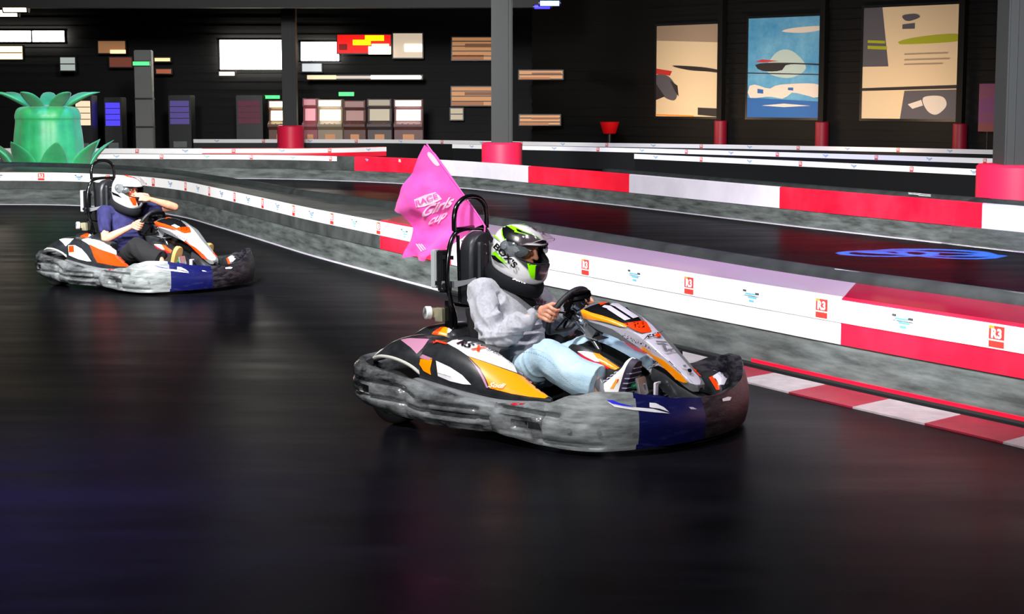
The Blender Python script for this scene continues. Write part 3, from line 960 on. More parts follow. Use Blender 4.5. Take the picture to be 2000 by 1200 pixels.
def make_person(near=True):
    p = empty('person')
    B = V
    sh = .69
    neck = B((-.275, 0, .735)); head = B((-.207, 0, .912))
    hipz = .20
    sR, sL = B((-.33, -.185, .675)), B((-.31, .185, .675))
    wc = V((.095, 0, .578)); e1 = V((.87, 0, -.49)).normalized(); tt = V((.49, 0, .87)).normalized()
    aR = R(188) if near else R(195)
    def rimp(a): return wc+V((0, 1, 0))*(.152*cos(a))+tt*(.145*sin(a))
    GR = rimp(R(176)) if near else rimp(R(184))
    eR = B((-.165, -.285, .455)); wR = B((.020, -.178, .590))
    if not near: eR = B((-.20, -.315, .44)); wR = B((.012, -.18, .56))
    GL = rimp(R(8)); eL = B((-.13, .30, .47)); wL = B((.045, .185, .60))
    if not near:
        eL = B((.05, .36, .715)); wL = B((-.02, .10, .80))
    # --- body: one continuous skin
    mb = MB()
    rh = Matrix.Rotation(R(16), 3, 'Y')
    mb.ell(head, (.090, .074, .095), rot=rh, nu=32, nv=20)
    mb.ell(head+rh @ V((.022, 0, -.055)), (.070, .056, .060), rot=rh)
    # brow, nose, cheeks, lips, ears
    hf = lambda x, y, z: head+rh @ V((x, y, z))
    chain(mb, [hf(.083, -.04, .028), hf(.093, -.015, .024), hf(.093, .015, .024), hf(.083, .04, .028)], [.009, .010, .010, .009])
    chain(mb, [hf(.094, 0, .012), hf(.105, 0, -.010), hf(.116, 0, -.030)], [.008, .010, .013])
    chain(mb, [hf(.100, -.014, -.034), hf(.100, .014, -.034)], [.009, .009])
    for s in (-1, 1):
        mb.ell(hf(.068, .040*s, -.020), (.022, .022, .024))
        mb.ell(hf(0, .076*s, 0), (.018, .008, .03), rot=rh)
    chain(mb, [hf(.088, -.02, -.062), hf(.097, 0, -.060), hf(.088, .02, -.062)], [.007, .009, .007])
    chain(mb, [hf(.06, 0, -.10), hf(.082, 0, -.092)], [.022, .018])
    chain(mb, [neck-V((0.02, 0, .03)), neck+V((.02, 0, .04)), head+V((-.01, 0, -.05))], [.056, .054, .05])
    mb.tube(crp([V((-.24, 0, .24)), V((-.235, 0, .36)), V((-.26, 0, .52)), V((-.30, 0, .66)), V((-.28, 0, .72))], 12), crs([.10, .095, .105, .09, .05], 12), 18, sq=(1, 1))
    for a, e, w, sg in ((sR, eR, wR, -1), (sL, eL, wL, 1)):
        chain(mb, [V((-.30, 0, .66)), a], [.06, .05])
        chain(mb, [a, a.lerp(e, .5), e], [.05, .045, .037])
        chain(mb, [e, e.lerp(w, .3), e.lerp(w, .75), w], [.034, .034, .022, .023] if near else [.037, .040, .028, .024])
    hand_chains(mb, GR, e1, V((0, -1, 0)), tt, wR)
    if near: hand_chains(mb, GL, e1, V((0, 1, 0)), tt, wL)
    else:
        # open hand raised to the chin bar
        hc = wL+V((-.055, -.05, .012))
        for i in range(4):
            o_ = V((0.012*(i-1.5), -.004*i, -.020*(i-1.5)))
            k0 = wL.lerp(hc, .9)+o_*1.0+V((.03, 0, .01))
            chain(mb, [wL+V((.005, 0, 0)), k0], [.019, .012])
            chain(mb, [k0, k0+V((-.018, -.034, .006)), k0+V((-.040, -.055, .004)), k0+V((-.058, -.068, -.004))], [.0115, .0098, .009, .0078])
        chain(mb, [wL, wL+V((-.002, -.03, .045)), wL+V((-.02, -.06, .055))], [.018, .012, .009])
    hips = {}
    for s in (-1, 1):
        hip = V((-.20, .095*s, .215)); kne = V((.135, (.245 if s < 0 else .25)*s, .378)); ank = V((.405, .215*s, .268))
        hips[s] = (hip, kne, ank)
        chain(mb, [V((-.23, 0, .24)), hip], [.09, .085])
        chain(mb, [hip, hip.lerp(kne, .5), kne], [.075, .066, .052])
        chain(mb, [kne, kne.lerp(ank, .35), ank, ank+V((.02, 0, -.05))], [.05, .05, .034, .034])
    body = mb.build('body', skin, p, 180, remesh=.0032 if near else .0045, sm=3)
    # eyes and brows
    for s in (-1, 1):
        m2 = MB(); m2.ell(hf(.0865, .031*s, .006), (.010, .014, .0065), nu=16, nv=10)
        ey = m2.build('eye', eye_w, body, 180)
        m2 = MB(); m2.ell(hf(.0945, .030*s, .004), (.0035, .0062, .0058), nu=14, nv=8)
        m2.build('iris', mat('dark_iris', '#120c0a', .15), ey, 180)
        m2 = MB(); m2.tube(crp([hf(.094, .014*s, .026), hf(.0995, .028*s, .033), hf(.085, .050*s, .027)], 8), [.003, .004, .0042, .0042, .004, .0035, .003, .002], 8, sq=(1, 1.5))
        m2.build('eyebrow', hairm, body, 180)
        m2 = MB(); m2.tube(crp([hf(.092, .018*s, .010), hf(.0985, .030*s, .0145), hf(.088, .044*s, .009)], 8), .0022, 6)
        m2.build('eyelash', hairm, body, 180)
    # --- top
    topm = sweat if near else navy_cloth
    mb = MB()
    fat = .018 if near else .006
    T_ = [V((-.235, 0, .235)), V((-.225, 0, .33)), V((-.235, 0, .45)), V((-.27, 0, .58)), V((-.295, 0, .67)), V((-.28, 0, .735))]
    ws = [.150, .155, .162, .172, .15, .075]; ds = [.125, .135, .132, .120, .10, .07]
    cw, cd, cp = crs(ws, 18), crs(ds, 18), crp(T_, 18)
    mb.loft([[c+V((cos(a)*d_, sin(a)*w_, cos(a)*d_*.25)) for a in [2*pi*j/32 for j in range(32)]] for c, w_, d_ in zip(cp, cw, cd)])
    for a, e, w, sg in ((sR, eR, wR, -1), (sL, eL, wL, 1)):
        mb.ell(a, (.078, .07, .075))
        chain(mb, [V((-.29, .05*sg, .67)), a], [.07, .07])
        if near:
            chain(mb, [a, a.lerp(e, .35)+V((-.012, 0, 0)), a.lerp(e, .75)+V((-.012, 0, -.008)), e+V((-.004, 0, -.005))], [.072, .077, .075, .068], 20)
            chain(mb, [e+V((-.004, 0, -.005)), e.lerp(w, .35)+V((0, 0, -.012)), e.lerp(w, .7)+V((0, 0, -.006)), e.lerp(w, .93)], [.068, .068, .058, .041], 20)
        else:
            chain(mb, [a, a.lerp(e, .35), a.lerp(e, .62)], [.066, .066, .062], 18)
    top = mb.build('sweatshirt' if near else 'tshirt', topm, p, 180, remesh=.006, sm=4)
    me = top.data
    NR = [v.normal.copy() for v in me.vertices]
    # folds
    import_folds = []
    for v in me.vertices:
        c = v.co.copy()
        n = NR[v.index]
        d = 0
        for (a, e, w) in ((sR, eR, wR), (sL, eL, wL)):
            # rings of creases around the elbow, diagonal pulls on upper arm
            de = (c-e).length
            ax = (w-e).normalized()
            if de < .20 and abs(c.y) > .12:
                tpar = (c-e).dot(ax)
                d += .011*(.75-abs(sin(tpar*62+noise.noise(c*8)*3.0))*1.5)*max(0, 1-de/.20)
            ax2 = (e-a).normalized()
            tp = (c-a).dot(ax2)
            if abs(c.y) > .12 and -.05 < tp < .28:
                d += .010*(.5-abs(noise.noise(V((c.x*13+c.z*9, c.y*7, c.z*7-c.x*6)))*2.6))
        d += .006*noise.noise(c*V((9, 9, 16)).length*.55)
        if c.z < .5: d += .012*(.5-abs(noise.noise(V((c.x*5, c.y*5, c.z*26)))*2.2))
        f = 1 if near else .6
        v.co = c+n*d*f
    shade(me, 180)
    if near:
        mb = MB()
        for e, w in ((eR, wR), (eL, wL)):
            ax = (w-e).normalized()
            mb.tube([w-ax*.038, w-ax*.030, w-ax*.004, w+ax*.001], [.034, .0365, .0345, .029], 24)
        cu = mb.build('cuff', mat('ribbed_cuff', '#a0a2a9', .95, bump=.5, bscale=340), top, 60)
        mb = MB()
        rows_ = cr([V((-.225+.150*cos(a), .165*sin(a), .232+.055*cos(a))) for a in [2*pi*j/24 for j in range(24)]], 60, True)
        mb.tube(rows_, .017, 10, closed=True, sq=(1, 1))
        mb.build('hem', mat('ribbed_hem', '#8f9198', .95, bump=.5, bscale=300), top, 180)
        bvt = bvh_of(top)
        sticker('chest_print', bvt, [text2d('Ralphie', (1041, 588), (24, 5), (2, -7), 0, shear=.3, bold=.02), text2d('sports', (1046, 596), (16, 2), (1, -4), 0)], [mat('maroon_print', '#7a2440', .8)], top, off=.004, cut=3)
    # --- legs
    legm = denim if near else dark_cloth
    mb = MB()
    mb.ell((-.225, 0, .20), (.15, .165, .105))
    for s in (-1, 1):
        hip, kne, ank = hips[s]
        chain(mb, [hip, hip.lerp(kne, .33)+V((0, 0, -.006)), hip.lerp(kne, .7)+V((0, 0, -.008)), kne], [.100, .098, .092, .090], 22)
        cf = ank+V((.010, 0, -.010))
        m1 = kne.lerp(cf, .3)+V((-.003, 0, -.012)); m2_ = kne.lerp(cf, .65)+V((0, 0, -.018))
        mb.tube(crp([kne, m1, m2_, cf], 12), crs([.088, .096, .096, .098], 12), 24)
    tr = mb.build('jeans' if near else 'trousers', legm, p, 180, remesh=.0055, sm=4)
    me = tr.data
    NR = [v.normal.copy() for v in me.vertices]
    for v in me.vertices:
        c = v.co.copy(); d = 0
        for s in (-1, 1):
            if c.y*s > .02:
                hip, kne, ank = hips[s]
                dk = (c-kne).length
                d += .009*(1-abs(sin((c-kne).dot(V((.75, .25*s, .6)))*48+noise.noise(c*7)*3.2))*1.6)*max(0, 1-dk/.20)
                dh = (c-hip).length
                d += .008*(.5-abs(noise.noise(V((c.x*16, c.y*5, c.z*9)))*2.0))*max(0, 1-dh/.34)
                da = (c-ank).length
                d += .013*noise.noise(V((c.x*5, c.y*20, c.z*17)))*max(0, 1-da/.28)
        v.co = c+NR[v.index]*d
    shade(me, 180)
    if near:
        bj = bvh_of(tr)
        sm_ = []
        for l in ([(1008, 690), (1035, 689), (1060, 697), (1078, 710), (1098, 735), (1125, 758)], [(1005, 684), (1040, 682), (1065, 690)]):
            q = [(a.x, a.y) for a in cr([(x, y, 0) for x, y in l], 60)]
            for i in range(0, 58, 2):
                (x0, y0), (x1, y1) = q[i], q[i+1]
                sm_.append(poly([(x0, y0-.5), (x1, y1-.5), (x1, y1+.5), (x0, y0+.5)], 0))
        sticker('seam', bj, sm_, [stitch], tr, off=.001, cut=6, join=True)
    # --- shoes
    for s in (-1, 1):
        hip, kne, ank = hips[s]
        H0 = V((.528, .212*s, .135)); f = V((.34, -.02*s, .94)).normalized()
        nn = V((.94, 0, -.34)).normalized()      # out of the sole
        sd = f.cross(nn).normalized()
        secs = [(.0, .022, .055, .0), (.012, .033, .090, 0), (.05, .037, .118, 0), (.085, .037, .122, 0), (.12, .038, .102, 0), (.17, .044, .072, 0), (.215, .047, .048, 0), (.255, .041, .038, 0), (.278, .026, .026, 0), (.286, .010, .016, 0)]
        rings = []
        for t_, w_, h_, _ in secs:
            c = H0+f*t_
            rings.append([c+sd*(w_*a)-nn*(h_*b) for a, b in ((-1, 0), (-1.04, .25), (-.98, .5), (-.78, .8), (-.4, .98), (0, 1.02), (.4, .98), (.78, .8), (.98, .5), (1.04, .25), (1, 0), (.5, -.02), (-.5, -.02))])
        cols = [crp(c, 40) for c in zip(*rings)]
        mb = MB(); mb.loft([list(r) for r in zip(*cols)])
        so = mb.build('shoe', shoe_w if near else mat('dark_shoe', '#2a2320', .7), p, 60)
        mb = MB()
        rings = []
        for t_, w_, h_, _ in secs:
            c = H0+f*t_
            w2 = w_+.004
            rings.append([c+sd*(w2*a)+nn*b for a, b in ((-1, -.010), (-1.02, .0), (-1, .018), (-.9, .026), (0, .028), (.9, .026), (1, .018), (1.02, 0), (1, -.010), (0, -.012))])
        cols = [crp(c, 40) for c in zip(*rings)]
        mb.loft([list(r) for r in zip(*cols)])
        sl = mb.build('sole', sole_m if near else mat('tan_sole', '#b08a50', .6), so, 40)
        if near:
            mb = MB()
            for i in range(9):
                t_ = .03+i*.027
                w2 = crs([q[1] for q in secs], 40)[min(39, int(t_/.286*39))]+.005
                c = H0+f*t_
                mb.tube([c-sd*w2+nn*.006-f*.006, c-sd*w2+nn*.028+f*.004, c+sd*w2+nn*.028+f*.004, c+sd*w2+nn*.006-f*.006], .0035, 6)
            mb.build('sole_ridge', sole_s, sl)
            bs = bvh_of(so)
            if s < 0:
                Z = lambda l: [(1060+a/5.454, 560+b/5.454) for a, b in l]
                sticker('shoe_stripe', bs, [poly(Z([(720, 1090), (780, 990), (805, 990), (755, 1088)]), 0), poly(Z([(800, 985), (815, 985), (790, 1040)]), 1), poly(Z([(690, 945), (712, 935), (718, 965), (696, 975)]), 1)], [amber, orange_red], so)
            mb = MB()
            for i in range(4):
                t_ = .11+i*.022; c = H0+f*t_-nn*(.116-i*.014)
                mb.tube(crp([c-sd*.022, c-nn*.006, c+sd*.022], 6), .003, 6)
            mb.tube(crp([H0+f*.095-nn*.12-sd*.02, H0+f*.11-nn*.14-sd*.015, H0+f*.10-nn*.135+sd*.01, H0+f*.10-nn*.115], 12), .003, 6)
            mb.build('lace', lilac_st, so)
            mb = MB()
            mb.tube([ank+V((0, 0, 0)), H0+f*.05-nn*.085], [.036, .036], 16)
            mb.build('sock', mat('grey_sock', '#6d6f73', .9), p, 60)
    # ring on a finger
    if near:
        mb = MB()
        c = GR+e1*.014+V((0, -1, 0))*.0300+tt*(-.0115)
        mb.tube([c+e1*(.0108*cos(a)*.7)+V((0, -.0108*.7*cos(a), 0))+tt*(.0108*sin(a)) for a in [2*pi*j/20 for j in range(20)]], .0016, 6, closed=True)
        mb.build('ring', mat('silver', '#e0e0e0', .15, metal=1), body)
    # --- neck foam and helmet
    mb = MB()
    cc = V((-.265, 0, .742))
    rt = Matrix.Rotation(R(22), 3, 'Y')
    rings = []
    for i in range(48):
        a = 2*pi*i/48
        wv = 1.0+.10*cos(a)
        d = V((cos(a), sin(a), 0))
        rx = .142+(.030 if cos(a) > 0 else 0)*cos(a); ry = .124
        c = V((rx*cos(a)+.012, ry*sin(a), 0))
        hh = .040
        pr_ = [(-.05, -hh*.7), (-.01, -hh), (.008, -hh*.85), (.016, -hh*.2), (.014, hh*.5), (.006, hh*.95), (-.004, hh), (-.05, hh*.7)]
        rings.append([cc+rt @ (c+d*u+V((0, 0, z))) for u, z in pr_])
    mb.loft(rings, 0, True, False, True)
    nb = mb.build('neck_collar', neck_pad, p, 180)
    if near:
        sticker('collar_print', bvh_of(nb), [text2d("BOX'S", (1000, 545.5), (26.5, 9.5), (1, -5.5), 0, bold=.05)], [white_st], nb, cut=3)
    # helmet
    Hc = V((-.205, 0, .880)); rh = Matrix.Rotation(R(17), 3, 'Y')
    lev = [(-.142, -.088, .140, .094), (-.130, -.108, .160, .106), (-.10, -.132, .176, .119), (-.065, -.147, .176, .127), (-.035, -.153, .166, .131), (0, -.157, .150, .133), (.035, -.156, .143, .131), (.07, -.147, .130, .122), (.10, -.125, .105, .103), (.122, -.093, .075, .077), (.136, -.05, .035, .043), (.1395, -.012, .008, .010)]
    NA = 96
    def hsurf(az, z):
        zs = [l[0] for l in lev]
        z = min(max(z, zs[0]), zs[-1])
        for i in range(len(lev)-1):
            if zs[i+1] >= z: break
        t = (z-zs[i])/(zs[i+1]-zs[i])
        g = lambda k, c: lev[min(max(k, 0), len(lev)-1)][c]
        def ci(c):
            a, b, c_, d = g(i-1, c), g(i, c), g(i+1, c), g(i+2, c)
            return b*(1-t)+c_*t+ (t*(1-t))*.25*((b-a)-(d-c_))*0
        xb, xf, w = ci(1), ci(2), ci(3)
        xm = (xb+xf)/2*.9
        cx, sy = cos(az), sin(az)
        ex = .86
        x = xm+((xf-xm) if cx > 0 else (xm-xb))*math.copysign(abs(cx)**ex, cx)
        y = w*math.copysign(abs(sy)**ex, sy)
        return V((x, y, z))
    AZ = R(71)
    def lb(az): a = min(abs(az), AZ)/AZ; return -.014+.006*a**2+.020*a**4
    def ub(az): a = min(abs(az), AZ)/AZ; return .076-.004*a**2-.012*a**4
    def zrow(az, r):   # r in 0..3 : 0-1 lower, 1-2 band, 2-3 upper
        bot = -.142+.050*max(0, -cos(az))
        if r <= 1: return bot+(lb(az)-bot)*r
        if r <= 2: return lb(az)+(ub(az)-lb(az))*(r-1)
        return ub(az)+(.1395-ub(az))*sin((r-2)*pi/2)
    rowsr = [i/9 for i in range(9)]+[1+i/6 for i in range(6)]+[2+i/14 for i in range(15)]
    vs, fs = [], []
    for r in rowsr:
        for j in range(NA):
            az = -pi+2*pi*j/NA
            vs.append(Hc+rh @ hsurf(az, zrow(az, r)))
    for i in range(len(rowsr)-1):
        for j in range(NA):
            az = -pi+2*pi*(j+.5)/NA
            if 1 <= rowsr[i] < 2 and abs(az) < AZ: continue
            k_ = (j+1) % NA
            fs.append((i*NA+j, i*NA+k_, (i+1)*NA+k_, (i+1)*NA+j))
    n0 = len(vs); vs.append(Hc+rh @ V((-.002, 0, .1405)))
    for j in range(NA): fs.append(((len(rowsr)-1)*NA+j, (len(rowsr)-1)*NA+(j+1) % NA, n0))
    mb = MB(); mb.add(vs, fs)
    he = mb.build('helmet', [helm_white, helm_dark], p, 180)
    ss = he.modifiers.new('s', 'SMOOTH'); ss.factor = .5; ss.iterations = 2
    md = he.modifiers.new('t', 'SOLIDIFY'); md.thickness = .022; md.offset = -1; md.material_offset = 1; md.material_offset_rim = 1
    bake(he); shade(he.data, 50)
    mb = MB()
    # rubber eyeport edge
    loop = []
    nA = 30
    for j in range(nA+1): az = -AZ+2*AZ*j/nA; loop.append(hsurf(az, ub(az)))
    for j in range(nA+1): az = AZ-2*AZ*j/nA; loop.append(hsurf(az, lb(az)))
    mb.tube([Hc+rh @ (q*1.0) for q in cr(loop, 110, True)], .0052, 8, closed=True)
    mb.build('eyeport_seal', helm_dark, he, 180)
    bvh_ = bvh_of(he)
    Y = lambda l: [(950+a/7.5, 420+b/7.5) for a, b in l]
    if near:
        g = []
        g.append(poly(Y([(232, 118), (320, 140), (450, 185), (540, 235), (640, 270), (720, 300), (790, 350), (760, 352), (690, 330), (640, 305), (560, 290), (480, 270), (400, 255), (330, 275), (290, 320), (275, 380), (230, 320), (215, 220)]), 1))
        g.append(poly(Y([(242, 140), (320, 175), (380, 215), (420, 240), (370, 240), (320, 260), (285, 310), (272, 355), (245, 300), (235, 220)]), 0))
        g.append(poly(Y([(430, 200), (520, 240), (620, 280), (700, 305), (770, 345), (700, 325), (600, 290), (500, 262), (450, 240)]), 0))
        g.append(poly(Y([(285, 340), (330, 275), (400, 257), (480, 272), (560, 292), (640, 307), (700, 332), (800, 368), (880, 385), (880, 420), (700, 410), (600, 410), (470, 450), (330, 450)]), 0))
        g.append(poly(Y([(390, 90), (440, 100), (520, 130), (580, 160), (500, 140)]), 1))
        g.append(poly(Y([(470, 85), (560, 78), (640, 88), (740, 120), (800, 160), (850, 215), (868, 265), (820, 235), (740, 220), (720, 240), (660, 200), (600, 150), (530, 110)]), 2))
        g.append(poly(Y([(570, 80), (620, 84), (670, 120), (640, 125)]), 1))
        g.append(poly(Y([(385, 575), (570, 625), (590, 700), (610, 800), (560, 750), (460, 650)]), 3))
        g.append(poly(Y([(570, 622), (710, 655), (722, 740), (718, 850), (712, 915), (690, 935), (640, 905), (625, 860), (600, 740)]), 1))
        g.append(poly(Y([(710, 655), (780, 672), (860, 680), (912, 690), (900, 760), (870, 830), (830, 900), (800, 950), (740, 950), (700, 935), (714, 900), (760, 850), (780, 790), (775, 720)]), 4))
        g.append(poly(Y([(712, 658), (772, 680), (775, 790), (750, 850), (716, 898), (722, 790)]), 2))
        g.append(poly(Y([(720, 665), (765, 680), (768, 710), (722, 705)]), 5))
        g.append(poly(Y([(95, 575), (150, 530), (200, 590), (270, 660), (330, 725), (290, 705), (200, 640), (150, 590)]), 1))
        g.append(poly(Y([(100, 585), (150, 592), (210, 650), (280, 710), (200, 690), (120, 640)]), 2))
        g.append(poly(Y([(125, 290), (150, 310), (200, 350), (235, 395), (170, 350), (120, 310)]), 1))
        g.append(poly(Y([(88, 375), (110, 345), (120, 390), (108, 420), (90, 410)]), 2))
        g.append(text2d("BOX'S", (950+128/7.5, 420+470/7.5), (39, 41), (7, -8), 2, bold=.03))
        g.append(text2d("BOX", (950+785/7.5, 420+310/7.5), (11, 4), (.3, -5), 2, bold=.04))
        ms = [black_st, green_st, mat('matt_black', '#0a0a0d', .4), mat('dark_grey_patch', '#33363b', .4), mat('chin_grey', '#2c2d36', .3, coat=.4), blue_st]
        sticker('helmet_graphic', bvh_, g[:1], ms, he, cut=3, off=.0012)
        sticker('helmet_graphic', bvh_, g[1:], ms, he, cut=3, off=.0022)
    else:
        g = [poly(Y([(330, 110), (460, 70), (600, 72), (740, 110), (820, 190), (860, 270), (740, 230), (520, 180)]), 0),
             poly(Y([(620, 130), (800, 160), (860, 250), (780, 260), (680, 210)]), 1),
             poly(Y([(560, 640), (700, 680), (780, 800), (760, 930), (690, 930), (620, 800)]), 0),
             poly(Y([(710, 655), (860, 680), (912, 690), (870, 830), (800, 950), (775, 850)]), 1),
             poly(Y([(100, 560), (300, 640), (420, 740), (300, 700), (140, 640)]), 1)]
        sticker('helmet_graphic', bvh_, g, [orange_red, black_st], he, cut=3)
    # visor, swung up about its side pivots
    mb = MB()
    va = R(50)
    piv = V((.0, 0, .040))
    rv = Matrix.Rotation(-va, 3, 'Y')
    rows_ = []
    for i in range(9):
        r = []
        for j in range(41):
            az = -R(70)+R(140)*j/40
            a = abs(az)/R(70)
            z = .030+(-.050+.100*i/8)*(1-.45*a**3)
            q = hsurf(az, z); q = V((q.x, q.y, q.z))
            q = V((q.x*1.055, q.y*1.04, q.z))
            q = piv+rv @ (q-piv)
            r.append(Hc+rh @ q)
        rows_.append(r)
    mb.loft(rows_, closed=False, caps=False)
    vz = mb.build('visor', lens, he, 180)
    md = vz.modifiers.new('t', 'SOLIDIFY'); md.thickness = .0022
    bake(vz); shade(vz.data, 60)
    mb = MB()
    mb.tube([V(q) for q in rows_[0][6:35]], .0022, 6)
    mb.build('visor_edge', mat('smoked_edge', '#b8a9a9', .2, trans=.3), vz)
    for s in (-1, 1):
        mb = MB()
        # side pivot cover: lens shaped shell over the helmet side
        rows2 = []
        for rr_ in (0.02, .4, .75, 1.0):
            r = []
            for j in range(28):
                a = 2*pi*j/28
                az = s*(R(78)+R(27)*rr_*cos(a)*(1.3 if cos(a) < 0 else 1)); z = .030+.046*rr_*sin(a)*(1.0-.25*(cos(a) < 0))+(.014*rr_*abs(cos(a)) if cos(a) < 0 else 0)
                q = hsurf(az, z); q = V((q.x, q.y+s*(.010*(1-rr_**3)+.001), q.z))
                r.append(Hc+rh @ q)
            rows2.append(r)
        mb.loft(rows2, closed=True, caps=True)
        pc = mb.build('visor_pivot', lens_tint, he, 60)
        mb = MB()
        c = Hc+rh @ (hsurf(s*R(92), .034)+V((0, s*.009, 0)))
        mb.cyl(c, c+V((0, s*.004, 0)), .013, n=24, bev=.001)
        c = Hc+rh @ (hsurf(s*R(70), .040)+V((0.0, s*.009, 0)))
        mb.cyl(c, c+V((.001, s*.004, 0)), .015, n=24, bev=.001)
        mb.build('pivot_disc', mat('pivot_grey', '#9aa0a6', .25, metal=.5), pc)
    # belt across the chest
    if near:
        mb = MB()
        bvt = bvh_of(top)
        sh_ = []
        q = [(1003, 566), (1012, 572), (1026, 583), (1040, 594), (1052, 602)]
        w_ = [6, 5.5, 5, 4.5, 4]
        pts_ = [(x+5, y-w) for (x, y), w in zip(q, w_)]+[(x-5, y+w) for (x, y), w in zip(reversed(q), reversed(w_))]
        sticker('seat_belt', bvt, [poly(pts_, 0)], [mat('black_webbing', '#0e0f12', .7)], p, off=.005, cut=3)
    return p

kart = make_kart(True)
kart.location = KP; kart.rotation_euler = (0, 0, KTH)
tag(kart, 'nearest go-kart, number 11, orange white and black bodywork, pink flag behind the seat', 'go-kart')
drv = make_person(True)
drv.location = KP; drv.rotation_euler = (0, 0, KTH)
tag(drv, 'person in grey sweatshirt, pale jeans and white-and-lime helmet driving kart number 11', 'person')
FP = V((-3.33, 15.75, 0)); FTH = R(-32.5); FS = .96
kart2 = make_kart(False)
kart2.location = FP; kart2.rotation_euler = (0, 0, FTH); kart2.scale = (FS,)*3
tag(kart2, 'farther go-kart with orange-red side pods and white fenders, without a flag, at the left barrier', 'go-kart')
drv2 = make_person(False)
drv2.location = FP; drv2.rotation_euler = (0, 0, FTH); drv2.scale = (FS,)*3
tag(drv2, 'person in navy t-shirt and white-and-red helmet, hand at chin, driving the farther kart', 'person')

# ------------------------------------------------------------------ setting
# floor
def floor_mat():
    m = bpy.data.materials.new('track_floor'); m.use_nodes = True
    nt = m.node_tree; N, L = nt.nodes, nt.links
    b = N['Principled BSDF']
    tc = N.new('ShaderNodeTexCoord')
    mp = N.new('ShaderNodeMapping'); mp.inputs['Scale'].default_value = (.35, 1.6, 1); mp.inputs['Rotation'].default_value = (0, 0, R(18))
    L.new(tc.outputs['Object'], mp.inputs[0])
    n1 = N.new('ShaderNodeTexNoise'); n1.inputs['Scale'].default_value = 1.6; n1.inputs['Detail'].default_value = 4; n1.inputs['Roughness'].default_value = .6
    L.new(mp.outputs[0], n1.inputs['Vector'])
    mx = N.new('ShaderNodeMix'); mx.data_type = 'RGBA'
    mx.inputs[6].default_value = srgb('#060608'); mx.inputs[7].default_value = srgb('#0e0e13')
    r1 = N.new('ShaderNodeMapRange'); r1.inputs[1].default_value = .35; r1.inputs[2].default_value = .7
    L.new(n1.outputs[0], r1.inputs[0]); L.new(r1.outputs[0], mx.inputs[0]); L.new(mx.outputs[2], b.inputs['Base Color'])
    r2 = N.new('ShaderNodeMapRange'); r2.inputs[1].default_value = .3; r2.inputs[2].default_value = .7; r2.inputs[3].default_value = .27; r2.inputs[4].default_value = .40
    b.inputs['Specular IOR Level'].default_value = .4; b.inputs['IOR'].default_value = 1.2
    L.new(n1.outputs[0], r2.inputs[0]); L.new(r2.outputs[0], b.inputs['Roughness'])
    n2 = N.new('ShaderNodeTexNoise'); n2.inputs['Scale'].default_value = 160; n2.inputs['Detail'].default_value = 2
    L.new(tc.outputs['Object'], n2.inputs['Vector'])
    bp = N.new('ShaderNodeBump'); bp.inputs['Strength'].default_value = .06; bp.inputs['Distance'].default_value = .002
    L.new(n2.outputs[0], bp.inputs['Height']); L.new(bp.outputs[0], b.inputs['Normal'])
    df = N.new('ShaderNodeBsdfDiffuse'); L.new(mx.outputs[2], df.inputs['Color'])
    ms = N.new('ShaderNodeMixShader'); ms.inputs[0].default_value = .45
    L.new(df.outputs[0], ms.inputs[1]); L.new(b.outputs[0], ms.inputs[2])
    L.new(ms.outputs[0], N['Material Output'].inputs['Surface'])
    return m
mb = MB(); mb.box((0, 24, -.1), (60, 68, .2))
tag(mb.build('floor', floor_mat()), kind='structure')
wallm = mat('dark_wall_cladding', '#080808', .65, spec=.3)
ceilm = mat('dark_ceiling', '#0b0b0c', .8)
def cladding(name, a, b, z1, m, rib=True):
    a, b = V(a), V(b)
    t = (b-a).normalized(); n = V((-t.y, t.x, 0))
    mb = MB()
    mb.prism([a, b, b+V((0, 0, z1)), a+V((0, 0, z1))], n*.2 if name != 'x' else n)
    if rib:
        z = .1
        while z < z1:
            mb.prism([a-n*.03+V((0, 0, z)), b-n*.03+V((0, 0, z)), b-n*.03+V((0, 0, z+.12)), a-n*.03+V((0, 0, z+.12))], n*.03)
            z += .26
    return tag(mb.build(name, m, smooth=0), kind='structure')
WA, WB = V((.6, 51.8, 0)), V((24.6, 26.6, 0))
cladding('wall_right', WA, WB, 6.4, wallm)
cladding('wall_back', (-26, 54, 0), (.9, 54, 0), 6.4, wallm)
cladding('wall_left', (-26, -8, 0), (-26, 54, 0), 6.4, wallm, False)
cladding('wall_front', (24.6, -8, 0), (-26, -8, 0), 6.4, wallm, False)
cladding('wall_side', (24.6, 26.6, 0), (24.6, -8, 0), 6.4, wallm, False)
mb = MB(); mb.box((0, 23, 6.5), (56, 66, .2))
tag(mb.build('ceiling', ceilm), kind='structure')
mb = MB(); mb.box((-12, 44, 4.45), (26, .5, 1.1))
tag(mb.build('trim_1', mat('grey_beam', '#232323', .7)), kind='structure')

skirt_m = mat('scuffed_grey_skirt', '#282c2b', .5, col2='#646b69', nscale=2.2, stretch=(1, 1, 7), thr=(.3, .72), rough2=.6)
dark_sk = mat('dark_skirt', '#0b0d0e', .6)
white_bl = mat('white_barrier_plastic', '#cfcad6', .35, col2='#c2bdc9', nscale=1.5, bump=.1, bscale=3)
red_bl = mat('red_barrier_plastic', '#e8102c', .35, col2='#f0263f', nscale=1.5, bump=.1, bscale=3)
banner_m = mat('white_banner', '#f4f2f2', .45)
tube_m = mat('black_foam_tube', '#1d2021', .5, col2='#2c3030', nscale=4)
deck_m = mat('dark_deck', '#2b2e2e', .5, col2='#474b4a', nscale=3)
deck_red = mat('dimmed_red_deck', '#7a0628', .3, coat=.25)  # same red cover as the blocks, darkened for weaker light on top
deck_lil = mat('dimmed_lilac_deck', '#958296', .3, coat=.25)  # pale block colour with the shade of its top face put in
logo_red = mat('banner_red', '#d5342c', .5)
